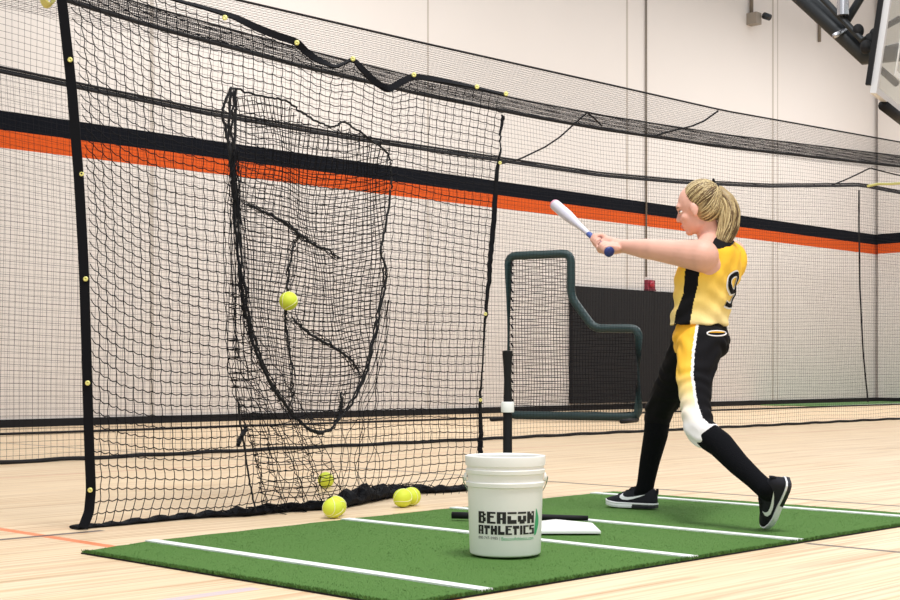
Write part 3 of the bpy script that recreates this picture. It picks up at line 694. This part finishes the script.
b.ell(P(707, 265, 6.48), [tf, tl, ZV], (.07, .06, .075))
# head
b.ell(H(-.012, 0, .02), HA, (.096, .076, .099)); b.ell(H(.03, 0, -.045), HA, (.058, .056, .070)); b.ell(H(.062, 0, -.095), HA, (.022, .026, .02))
b.ell(H(.02, 0, -.075), HA, (.055, .05, .035)); b.ell(H(.074, 0, .028), HA, (.018, .046, .022))
b.capsule(H(.080, 0, .008), H(.099, 0, -.026), .009, .0115, 12); b.ell(H(.091, .010, -.030), HA, (.010, .008, .008)); b.ell(H(.091, -.010, -.030), HA, (.010, .008, .008))
b.ell(H(.084, 0, -.058), HA, (.011, .022, .007)); b.ell(H(.081, 0, -.070), HA, (.011, .019, .008))
for s_ in (-1, 1):
    b.ell(H(.058, .036 * s_, -.03), HA, (.024, .022, .024)); b.ell(H(.006, .078 * s_, -.012), HA, (.019, .009, .031)); b.ell(H(.009, .078 * s_, -.034), HA, (.010, .008, .014))
# hands closed round the bat handle
def hand(mb, c, wrist, ax, flip=1):
    s_ = wrist - c; s_ = nrm(s_ - ax * np.dot(s_, ax)); t_ = np.cross(ax, s_) * flip
    mb.ell(c + s_ * .036 + t_ * .004, [ax, s_, t_], (.043, .038, .021)); mb.capsule(wrist, c + s_ * .045, .030, .028)
    for k, (o_, r_, ln) in enumerate(((-.032, .0088, 250), (-.0105, .0096, 275), (.011, .0098, 285), (.0325, .0092, 270))):
        R0 = .0132 + r_ * .95; pts = [c + ax * o_ * .95 + s_ * .045 + t_ * .016]
        for a_ in np.linspace(48, ln, 6): pts.append(c + ax * o_ + (s_ * math.cos(math.radians(a_)) + t_ * math.sin(math.radians(a_))) * R0 * (1.22 if a_ < 70 else 1.0))
        for i in range(len(pts) - 1): mb.capsule(pts[i], pts[i + 1], r_ * (1 - .04 * i), r_ * (1 - .04 * (i + 1)), 10, 4)
    tp_ = [c + s_ * .055 - t_ * .006 + ax * .02, c + s_ * .026 - t_ * .026 + ax * .040, c - s_ * .012 - t_ * .027 + ax * .046, c - s_ * .026 - t_ * .008 + ax * .044]
    for i in range(3): mb.capsule(tp_[i], tp_[i + 1], .0135 - .0015 * i, .012 - .0015 * i, 10, 4)
hand(b, hT, wrL, bv, 1); hand(b, hB, wrR, bv, -1)
body = remesh(b, 'body', M['skin'], person, .0048, 7, .5)

# jersey
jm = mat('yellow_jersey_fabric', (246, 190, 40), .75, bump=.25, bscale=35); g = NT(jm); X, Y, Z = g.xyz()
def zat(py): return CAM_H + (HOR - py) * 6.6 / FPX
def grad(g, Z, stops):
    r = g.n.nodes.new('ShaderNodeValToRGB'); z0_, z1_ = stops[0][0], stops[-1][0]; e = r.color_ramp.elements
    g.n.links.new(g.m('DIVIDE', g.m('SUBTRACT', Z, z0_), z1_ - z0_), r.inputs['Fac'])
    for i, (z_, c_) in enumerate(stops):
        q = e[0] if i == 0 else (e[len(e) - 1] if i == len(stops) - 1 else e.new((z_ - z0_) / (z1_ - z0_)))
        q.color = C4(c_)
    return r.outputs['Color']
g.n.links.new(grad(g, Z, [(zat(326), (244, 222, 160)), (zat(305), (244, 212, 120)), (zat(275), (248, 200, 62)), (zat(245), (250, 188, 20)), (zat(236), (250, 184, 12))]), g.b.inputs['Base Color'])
jblack = mat('black_jersey_fabric', (11, 10, 14), .85, spec=.2, bump=.25, bscale=40)
JT = [(699.5, 325.5, 6.6, .172, .134), (700, 317, 6.6, .167, .132), (702.5, 303, 6.6, .164, .130), (704.5, 290, 6.6, .168, .138), (708, 270, 6.6, .180, .140), (714, 254, 6.6, .182, .118), (715.5, 245.5, 6.6, .148, .092), (714, 238, 6.6, .082, .070)]
j = MB(); torso(j, JT)
j.ell(P(731, 262, 6.7), [tf, tl, ZV], (.075, .075, .10)); j.ell(P(728, 268, 6.6), [tf, tl, ZV], (.06, .11, .10))
j.capsule(P(712, 241, 6.6), mix_(P(714, 245, 6.6), shoL, .45) + ZV * .016, .050, .052); j.capsule(P(712, 241, 6.6), mix_(P(714, 245, 6.6), shoR, .6) + ZV * .014, .050, .056)
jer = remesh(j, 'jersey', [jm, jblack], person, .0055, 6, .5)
# soft wrinkles pushed into the cloth
def wrinkle(o, amp, f):
    me = o.data; n_ = len(me.vertices); co_ = np.empty(n_ * 3, 'f'); me.vertices.foreach_get('co', co_); co_ = co_.reshape(-1, 3).astype(float); nn = np.empty(n_ * 3, 'f'); me.vertices.foreach_get('normal', nn); nn = nn.reshape(-1, 3)
    w_ = f(co_); me.vertices.foreach_set('co', (co_ + nn * (amp * w_)[:, None]).astype('f').ravel()); me.update()
wrinkle(jer, .004, lambda c: np.sin(c[:, 2] * 70 + c[:, 0] * 40 + 2 * np.sin(c[:, 1] * 25)) * np.clip((zat(262) - c[:, 2]) * 6, 0, 1) + .7 * np.sin(c[:, 2] * 33 - c[:, 0] * 55))
def inpoly(x, y, poly):
    c = np.zeros(len(x), bool); n_ = len(poly)
    for i in range(n_):
        x1, y1 = poly[i]; x2, y2 = poly[i - 1]
        if y1 == y2: continue
        c ^= ((y1 > y) != (y2 > y)) & (x < (x2 - x1) * (y - y1) / (y2 - y1) + x1)
    return c
def paint(o, rules):
    me = o.data; c_ = centres(me); n_ = normals(me); x, y, z = topx(c_); idx = np.zeros(len(c_), int)
    near = (n_ @ FV) < .15
    for k, f in rules: idx[f(x, y, z, near, c_)] = k
    me.polygons.foreach_set('material_index', idx)
panel = [(686, 262), (700, 262), (698, 285), (693, 305), (689, 330), (673, 330), (676, 312), (683, 295)]
paint(jer, [(1, lambda x, y, z, nr, c: nr & inpoly(x, y, panel)), (1, lambda x, y, z, nr, c: inpoly(x, y, [(690, 228), (742, 228), (737, 240), (731, 246), (718, 249), (707, 248), (699, 243), (690, 239)]))])
def bvh_of(o):
    me = o.data; return BVHTree.FromPolygons([v.co[:] for v in me.vertices], [tuple(p.vertices) for p in me.polygons])
jb = bvh_of(jer)
# the number on the back
def stroke9():
    k = [(.5 + .42 * math.cos(a_), .70 + .26 * math.sin(a_)) for a_ in np.linspace(0, 2 * math.pi, 25)]
    return k, [(.92, .72), (.92, .45), (.86, .2), (.7, .07), (.45, .05), (.12, .1)]
def decal(name, strokes, org, sx, sz, dirx, wid, off, m, parent, n_dir):
    mb = MB()
    for pts in strokes:
        pts = np.array(pts, float); t_ = np.linspace(0, 1, len(pts)); t2 = np.linspace(0, 1, len(pts) * 3); q = np.stack([np.interp(t2, t_, pts[:, i]) for i in (0, 1)], 1)
        w3 = org + (q[:, :1] - .5) * sx * dirx + (q[:, 1:] - .5) * sz * ZV
        tang = np.gradient(w3, axis=0); L_, R_ = [], []
        for p_, tg in zip(w3, tang):
            sd = nrm(np.cross(tg, n_dir)) * wid / 2
            for lst, e_ in ((L_, p_ + sd), (R_, p_ - sd)):
                h_ = jb.ray_cast(Vector(e_ + n_dir * .5), Vector(-n_dir)); lst.append(np.array(h_[0]) + n_dir * off if h_[0] is not None else e_)
        n_ = len(L_); mb.add(L_ + R_, [(i, i + n_, i + n_ + 1, i + 1) for i in range(n_ - 1)])
    return mb.build(name, m, parent)
bdir = nrm(V(.92, -.39, 0)); no = P(730, 290, 6.53); ddx = nrm(np.cross(ZV, bdir))
decal('number_outline', stroke9(), no, .12, .16, ddx, .034, .003, M['white'], jer, bdir)
decal('number', stroke9(), no, .12, .16, ddx, .020, .005, jblack, jer, bdir)

# pants
pblack = mat('black_pants_fabric', (11, 10, 15), .85, spec=.2, bump=.2, bscale=40)
pm = mat('fading_yellow_stripe', (240, 176, 40), .7); g = NT(pm); X, Y, Z = g.xyz()
zz = lambda py: CAM_H + (HOR - py) * 6.3 / FPX
g.n.links.new(grad(g, Z, [(zz(424), (240, 236, 234)), (zz(408), (244, 232, 214)), (zz(392), (246, 218, 150)), (zz(372), (248, 196, 60)), (zz(320), (248, 180, 30))]), g.b.inputs['Base Color'])
pwhite = mat('white_fabric', (238, 234, 236), .7)
j = MB(); torso(j, [(699, 353, 6.6, .145, .105), (701, 338, 6.6, .174, .126), (701, 328, 6.6, .162, .114), (702, 319, 6.6, .148, .102)])
for p_, r_ in glutes: j.ell(p_, np.eye(3), (r_,) * 3)
thL2 = thL[:-1] + [(kneeL, .066), (mix_(kneeL, ankL, .10), .064)]; thR2 = thR[:-1] + [(kneeR, .067), (mix_(kneeR, ankR, .1), .064)]
chain(j, thL2, .002); chain(j, thR2, .002)
pants = remesh(j, 'pants', [pblack, pm, pwhite], person, .0055, 6, .5)
wrinkle(pants, .0035, lambda c: np.sin(c[:, 2] * 95 + 3 * np.sin(c[:, 0] * 30 + c[:, 1] * 17)) * (.4 + .6 * np.sin(c[:, 2] * 21) ** 2))
le_x = lambda y: np.interp(y, [318, 323, 362, 397, 418, 431, 448], [671, 671.5, 670.5, 675, 680, 685.5, 690])
ri_x = lambda y: np.interp(y, [318, 325, 353, 375, 403, 418, 429, 436], [697, 697, 693, 692, 696, 701, 714, 724])
nearleg = lambda z: z < 6.60
paint(pants, [(2, lambda x, y, z, nr, c: nr & nearleg(z) & (x > le_x(y) - 2.2) & (x < ri_x(y) + 1.6)), (1, lambda x, y, z, nr, c: nr & nearleg(z) & (x > le_x(y) + 1.2) & (x < ri_x(y) - 1.2) & (y < 426)),
              (2, lambda x, y, z, nr, c: nearleg(z) & (y > 424) & (x < 730))])
pb = bvh_of(pants)
def onto(tree, px, py, off):
    o_ = np.array([0, 0, CAM_H]); d_ = nrm(P(px, py, 1.0) - o_); h_ = tree.ray_cast(Vector(o_), Vector(d_)); q = np.array(h_[0]) if h_[0] is not None else P(px, py, 6.5); return q + (np.array(h_[1]) if h_[0] is not None else -d_) * off
mb = MB(); mb.tube([onto(pb, 716.5 + 9.5 * math.cos(a_), 333.5 + 2.6 * math.sin(a_), .001) for a_ in np.linspace(0, 2 * math.pi, 30)[:-1]], .0035, 6, closed=True); mb.build('pocket_piping', pwhite, pants, True)
mb = MB(); mb.tube([onto(pb, x, 332.3, .001) for x in np.linspace(709, 724, 12)], .003, 6); mb.build('pocket_edge', mat('yellow_fabric', (240, 180, 40), .7), pants, True)
# socks
sockm = mat('black_sock_knit', (9, 10, 15), .9, spec=.15, bump=.3, bscale=160)
j = MB(); chain(j, [(mix_(kneeL, ankL, .12), .058)] + shL[1:], .003); j.capsule(ankL, heelL + FLt[0] * .10 + FLt[2] * .06, .043, .036); remesh(j, 'sock', sockm, person, .0055, 4)
j = MB(); chain(j, [(mix_(kneeR, ankR, .10), .060)] + shR[1:], .003); j.capsule(ankR, heelR + FR[0] * .10 + FR[2] * .06, .043, .036); remesh(j, 'sock', sockm, person, .0055, 4)

# shoes
upm = mat('charcoal_mesh_fabric', (30, 30, 38), .8, spec=.3, bump=.4, bscale=350); solew = mat('white_foam', (236, 236, 240), .5); soleb = mat('black_sole_rubber', (26, 24, 34), .45)
OX = [0, .008, .03, .07, .13, .185, .225, .255, .270, .275]; OW = [.014, .027, .035, .037, .036, .045, .044, .034, .020, .006]
HX = [0, .015, .05, .085, .12, .16, .20, .24, .265, .275]; HH = [.084, .096, .104, .108, .100, .080, .062, .052, .044, .036]
def shoe(org, A, swoosh_side):
    t_, s_, u_ = A; L = lambda x, y, z: org + t_ * x + s_ * y + u_ * z
    bdir_ = lambda x: .004 * math.sin(x / SL * math.pi)
    sh = MB(); rings = []; xs_ = np.linspace(0.001, .274, 34)
    for x in xs_:
        w_ = np.interp(x, OX, OW) - .003; h_ = np.interp(x, HX, HH); ring = []
        for a_ in np.linspace(0, math.pi, 17): ring.append(L(x, bdir_(x) + w_ * np.sign(math.cos(a_)) * abs(math.cos(a_)) ** .75, .021 + (h_ - .021) * math.sin(a_) ** .8))
        rings.append(ring)
    sh.loft(rings); o_ = sh.build('shoe', upm, person, True)
    def slab(z0_, z1_, x0_, x1_, g_, m_, nm):
        q = MB(); xx = np.linspace(x0_, x1_, 30); ol = [(x, bdir_(x) + np.interp(x, OX, OW) + g_) for x in xx] + [(x, bdir_(x) - np.interp(x, OX, OW) - g_) for x in xx[::-1]]
        up_ = lambda x: .012 * max(0, (x - .18) / .095) ** 2
        q.loft([[L(x, y, z0_ + up_(x)) for x, y in ol], [L(x, y * 1.03, (z0_ + z1_) / 2 + up_(x)) for x, y in ol], [L(x, y, z1_ + up_(x)) for x, y in ol]]); return q.build(nm, m_, o_)
    slab(.018, .026, 0, SL, .003, solew, 'midsole'); slab(.001, .0185, .115, SL - .002, .003, solew, 'forefoot_sole'); slab(.001, .0182, .001, .118, .003, soleb, 'heel_sole')
    # swoosh, following the side of the upper
    sw_out = [(.046, .069), (.075, .057), (.110, .045), (.140, .039), (.168, .040), (.182, .048), (.184, .058), (.174, .068)]
    sw_in = [(.050, .068), (.078, .063), (.112, .056), (.138, .053), (.155, .054), (.163, .058), (.168, .064), (.172, .072)]
    def side_pt(x, z):
        w_ = np.interp(x, OX, OW) - .003; h_ = np.interp(x, HX, HH); q = min(.97, max(0, (z - .024) / (h_ - .024))) ** (1 / .8); a_ = math.asin(q); return L(x, bdir_(x) + swoosh_side * (w_ * math.cos(a_) ** .75 + .0022), z)
    q = MB(); n_ = len(sw_out); q.add([side_pt(*p_) for p_ in sw_out] + [side_pt(*p_) for p_ in sw_in], [(i, i + n_, i + n_ + 1, i + 1) for i in range(n_ - 1)]); q.build('swoosh', solew, o_)
    for k in range(5):
        x = .115 + .02 * k; h_ = np.interp(x, HX, HH); q = MB(); q.tube([L(x + .004 * math.sin(y * 80), y, h_ + .002 - 9 * y * y) for y in np.linspace(-.022, .022, 7)], .0028, 6); q.build('lace', M['black'], o_, True)
    q = MB()
    for sg in (-1, 1):
        q.tube([L(.112 + .02 * a_, sg * (.028 * math.sin(a_ * 2.6) + .004), .094 + .014 * math.sin(a_ * 3) - .012 * a_) for a_ in np.linspace(0, 1.2, 10)], .0026, 6); q.tube([L(.113 + .03 * a_, sg * .020 * a_, .092 - .006 * a_) for a_ in np.linspace(0, 1.4, 8)], .0022, 6)
    q.build('lace_bow', M['black'], o_, True)
    q = MB(); q.tube([L(-.001 - .002 * math.sin(a_), 0, .07 + .028 * a_ / 3.14) for a_ in np.linspace(0, 3.14, 8)], .006, 8); q.build('heel_tab', upm, o_, True)
    return o_
def side_to_cam(A, org): return 1 if np.dot(A[1], np.array([0, 0, CAM_H]) - org) > 0 else -1
shoe(heelR, FR, side_to_cam(FR, heelR)); shoe(heelL, FLt, side_to_cam(FLt, heelL))

# hair
hairm = mat('blonde_hair', (186, 160, 104), .5); g = NT(hairm)
nz = g.noise(g.tc.outputs['Object'], 95, 5); g.n.links.new(g.mix(nz, C4((104, 80, 46)), C4((196, 172, 122))), g.b.inputs['Base Color'])
hairl = mat('light_blonde_hair', (210, 190, 142), .45); haird = mat('dark_blonde_hair', (96, 72, 40), .5)
tie = H(-.098, 0, .060)
h = MB(); h.ell(H(-.036, 0, .030), HA, (.094, .083, .096)); h.ell(H(-.04, 0, -.01), HA, (.078, .080, .075)); h.ell(tie, HA, (.026, .026, .024))
tail = [(tie, .020), (P(720, 191, 6.575), .025), (P(728, 200, 6.56), .033), (P(730, 213, 6.55), .043), (P(728.5, 228, 6.54), .042), (P(723, 241, 6.53), .035), (P(718, 252, 6.52), .013)]
hair = remesh(h, 'hair', hairm, person, .005, 5)
t_ = MB(); chain(t_, tail); pony = remesh(t_, 'ponytail', hairm, hair, .005, 6)
strl, strd = MB(), MB(); hc = np.array([-.027, 0, .033]); rad = np.array([.103, .086, .101])
tl_ = nrm((np.array([-.098, 0, .060]) - hc) / rad)
HL = np.array([(-.004, .083, -.005), (.008, .081, .024), (.026, .074, .052), (.046, .058, .082), (.060, .034, .100), (.064, 0, .106)])
def skullpt(d_, k_):   # the outer one of skull and hair cap along a direction from the hair centre
    return hc + d_ * rad * k_
def outer(d_):
    best = 0
    for c2, r2 in ((np.array([-.036, 0, .030]), np.array([.094, .083, .096])), (np.array([-.04, 0, -.01]), np.array([.078, .080, .075]))):
        o_ = (hc - c2) / r2; u_ = d_ / r2; a_, b_, c_ = u_ @ u_, o_ @ u_, o_ @ o_ - 1; dd = b_ * b_ - a_ * c_
        if dd > 0: best = max(best, (-b_ + math.sqrt(dd)) / a_)
    return best
def hair_path(e0, e1, n_=14):
    out = []
    for s_ in np.linspace(0, 1, n_):
        d_ = nrm((e0 * (1 - s_) + e1 * s_) * rad); out.append(H(*(hc + d_ * (outer(d_) + .001 + .0015 * math.sin(math.pi * s_)))))
    return out
hc = np.array([-.030, 0, .028]); rad = np.array([.1005, .084, .1]); tl_ = nrm((np.array([-.098, 0, .060]) - hc) / rad)
strm = MB()
for k in range(620):
    f_ = RNG.uniform(0, 5); sg = RNG.choice((-1, 1)); a_ = int(min(4, f_)); p0_ = HL[a_] * (1 - f_ + a_) + HL[a_ + 1] * (f_ - a_); p0_ = p0_ * np.array([1, sg, 1]) + RNG.normal(0, .004, 3)
    if k > 300: p0_ = np.array([RNG.uniform(-.115, -.012), sg * RNG.uniform(.01, .08), RNG.uniform(-.085, -.01)])
    e0 = nrm((p0_ - hc) / rad); e1 = nrm(tl_ + RNG.normal(0, .09, 3)); pts = hair_path(e0, e1)
    (strl, strd, strm)[k % 3].tube(pts, np.interp(np.linspace(0, 1, 14), [0, .12, .9, 1], [.0006, .0019, .0018, .001]), 5)
tp_c = np.array([p_ for p_, _ in tail]); tp_r = np.array([r_ for _, r_ in tail]); tt = np.linspace(0, 1, len(tail)); t2 = np.linspace(0, 1, 26)
cc_ = np.stack([np.interp(t2, tt, tp_c[:, i]) for i in range(3)], 1); rr_ = np.interp(t2, tt, tp_r)
for _ in range(2): cc_[1:-1] = (cc_[:-2] + 2 * cc_[1:-1] + cc_[2:]) / 4
pl_, pd_ = MB(), MB()
pm_ = MB()
for k in range(420):
    a_ = RNG.uniform(0, 2 * math.pi); f_ = RNG.uniform(.84, 1.10); w0 = RNG.normal(0, .5); ph = RNG.uniform(0, 6); end = RNG.integers(18, 27)
    pts = [cc_[i] + rr_[i] * f_ * (math.cos(a_ + w0 * i / 25) * RV + math.sin(a_ + w0 * i / 25) * nrm(FV + ZV * .2)) + RV * .006 * math.sin(i * .4 + ph) for i in range(end)]
    (pl_, pd_, pm_)[k % 3].tube(pts, np.interp(np.linspace(0, 1, len(pts)), [0, .2, .8, 1], [.0012, .0022, .0018, .0004]), 5)
pm_.build('blonde_strands', hairm, pony, True); strm.build('blonde_strands', hairm, hair, True); strl.build('light_strands', hairl, hair, True); strd.build('dark_strands', haird, hair, True); pl_.build('light_strands', hairl, pony, True); pd_.build('dark_strands', haird, pony, True)
mb = MB(); td = nrm(tail[1][0] - tie); u_ = nrm(np.cross(td, ZV)); v_ = np.cross(td, u_); mb.tube([tie + td * .008 + .0245 * (u_ * math.cos(a_) + v_ * math.sin(a_)) for a_ in np.linspace(0, 2 * math.pi, 20)[:-1]], .007, 8, closed=True)
mb.capsule(tie + td * .008 + ZV * .024 + hl * .012, tie + td * .004 + ZV * .045 + hl * .016, .008, .006, 8); mb.build('hair_tie', M['black'], hair, True)
# eyes and brows
eyew = mat('eye_white', (240, 238, 235), .25); iris = mat('blue_iris', (70, 96, 120), .25); lipm = mat('pink_lips', (200, 122, 118), .5)
for s_ in (-1, 1):
    mb = MB(); mb.ell(H(.0705, .032 * s_, .002), HA, (.0105, .0125, .0065)); e_ = mb.build('eye', eyew, person, True)
    mb = MB(); mb.ell(H(.0785, .0325 * s_, .002), HA, (.0035, .005, .0052)); mb.build('iris', iris, e_, True)
    mb = MB(); mb.tube([H(.0855 - .012 * abs(a_), s_ * (.031 + .018 * a_), .022 + .004 * math.cos(a_ * 1.5)) for a_ in np.linspace(-1, 1, 9)], [.0015, .0028, .0032, .0034, .0034, .0032, .0028, .002, .0012], 6); mb.build('eyebrow', haird, person, True)
    mb = MB(); mb.tube([H(.0815 - .008 * abs(a_), s_ * (.031 + .014 * a_), .0085 - .003 * a_ * a_) for a_ in np.linspace(-1, 1, 9)], .0016, 6); mb.build('eyelash', M['black'], person, True)
mb = MB(); mb.ell(H(.0885, 0, -.0595), HA, (.0085, .020, .0050)); mb.ell(H(.0865, 0, -.0685), HA, (.0080, .017, .0055)); mb.build('lips', lipm, person, True)

# ------------------------------------------------------------ bat in both hands
bref = nrm(np.cross(bv, ZV)); BX = [bref, np.cross(bv, bref), bv]
bat = thing('bat', knob_c, 'pale silver softball bat with a blue grip swung in both hands of the batter', 'bat')
mb = MB(); mb.lathe([(0, -.006), (.016, -.006), (.0245, 0), (.025, .006), (.020, .013), (.0125, .02), (0, .02)], knob_c, BX, 24); mb.build('knob', mat('dark_blue_rubber', (34, 52, 120), .45), bat, True, 50)
mb = MB(); mb.lathe([(.0, .018), (.0122, .018), (.0124, .12), (.0130, .245), (.0135, .30), (.0125, .302), (0, .302)], knob_c, BX, 24); mb.build('grip', mat('blue_grip_tape', (58, 82, 156), .6, bump=.4, bscale=150), bat, True, 50)
mb = MB(); mb.lathe([(0, .301), (.0125, .301), (.0135, .36), (.0175, .46), (.0245, .56), (.0285, .63), (.0286, .83), (0, .83)], knob_c, BX, 32); mb.build('barrel', mat('pale_silver_composite', (206, 204, 216), .35, .15), bat, True, 50)
mb = MB(); mb.lathe([(0, .829), (.0288, .829), (.0284, .846), (.020, .852), (0, .853)], knob_c, BX, 32); mb.build('end_cap', mat('pink_rubber', (214, 150, 170), .5), bat, True, 50)

# ------------------------------------------------------------ basketball backboard, swung in from the upper right
bd = nrm(V(.479, .878, 0)); bn = nrm(np.cross(ZV, bd)); 
cor = P(873, 93, 11.3); al_ = math.radians(8.5); back = V(-.878, .479, 0)
bu = nrm(ZV * math.cos(al_) - back * math.sin(al_)); bnn = nrm(np.cross(bd, bu))
if np.dot(bnn, back) < 0: bnn = -bnn       # bnn points to the rear of the board
bb = thing('basketball_backboard', cor, 'glass basketball backboard with white frame on a dark steel mast at the upper right', 'backboard')
BWd, BHt = 1.83, 1.07; BF = [bd, bnn, bu]; Q = lambda a, c, n_=0: cor + bd * a + bu * c + bnn * n_
glass = bpy.data.materials.new('clear_glass'); glass.use_nodes = True; gb = glass.node_tree.nodes['Principled BSDF']; gb.inputs['Transmission Weight'].default_value = 1; gb.inputs['Roughness'].default_value = .02; gb.inputs['IOR'].default_value = 1.15; gb.inputs['Base Color'].default_value = (.9, .95, .92, 1)
MB().box(Q(BWd / 2, BHt / 2), BWd - .06, .012, BHt - .06, BF).build('glass_panel', glass, bb)
alu = mat('pale_aluminium', (214, 214, 216), .4, .3)
for a0_, a1_, c0_, c1_ in ((0, .05, 0, BHt), (BWd - .05, BWd, 0, BHt), (.05, BWd - .05, 0, .05), (.05, BWd - .05, BHt - .05, BHt)):
    MB().box(Q((a0_ + a1_) / 2, (c0_ + c1_) / 2), a1_ - a0_, .05, c1_ - c0_, BF).build('frame_bar', alu, bb)
MB().box(Q(-.004, BHt / 2 + .03, .045), .045, .04, BHt - .06, BF).build('rear_channel', M['black'], bb)
for a0_, a1_, c0_, c1_ in ((.61, .66, .25, .70), (1.17, 1.22, .25, .70), (.66, 1.17, .25, .30), (.66, 1.17, .65, .70)):
    MB().box(Q((a0_ + a1_) / 2, (c0_ + c1_) / 2, -.009), a1_ - a0_, .004, c1_ - c0_, BF).build('target_line', M['white'], bb)
mb = MB(); mb.tube([Q(.42, -.03), Q(.9, -.03), Q(1.5, -.03)], .045, 10); mb.build('edge_padding', M['black'], bb, True)
att = Q(.9, .5, .06)
m0 = P(868, 57, 12.0); m1 = P(700, -96, 13.2)
mb = MB(); mb.tube([att, m0, m1], .080, 12); mb.build('mast', M['steel'], bb, True)
mb = MB(); mb.tube([Q(.75, .75, .06), P(862, 40, 11.9), P(730, -100, 12.9)], .028, 8); mb.build('brace', M['steel'], bb, True)
mb = MB(); mb.tube([P(846, 22, 12.1), P(890, -50, 12.1)], .035, 8); mb.build('brace', M['steel'], bb, True)
mb = MB(); mb.tube([Q(1.0, .25, .06), P(876, 66, 12.0), P(850, 44, 12.2)], .03, 8); mb.build('brace', M['steel'], bb, True)
mb = MB(); mb.lathe([(0, -.07), (.05, -.07), (.05, .07), (0, .07)], P(843, 7, 12.0), [RV, FV, ZV], 20); mb.build('clamp', M['chrome'], bb, True, 40)
mb = MB(); mb.tube([P(846, 30, 12.1), P(834, 36, 12.0)], .022, 8); mb.build('pin', M['chrome'], bb, True)
for q in ((858, 31, 11.95), (870, 40, 11.9), (866, 47, 11.85), (875, 35, 11.9)): MB().ell(P(*q), np.eye(3), (.05, .05, .06)).build('bracket', M['black'], bb, True)
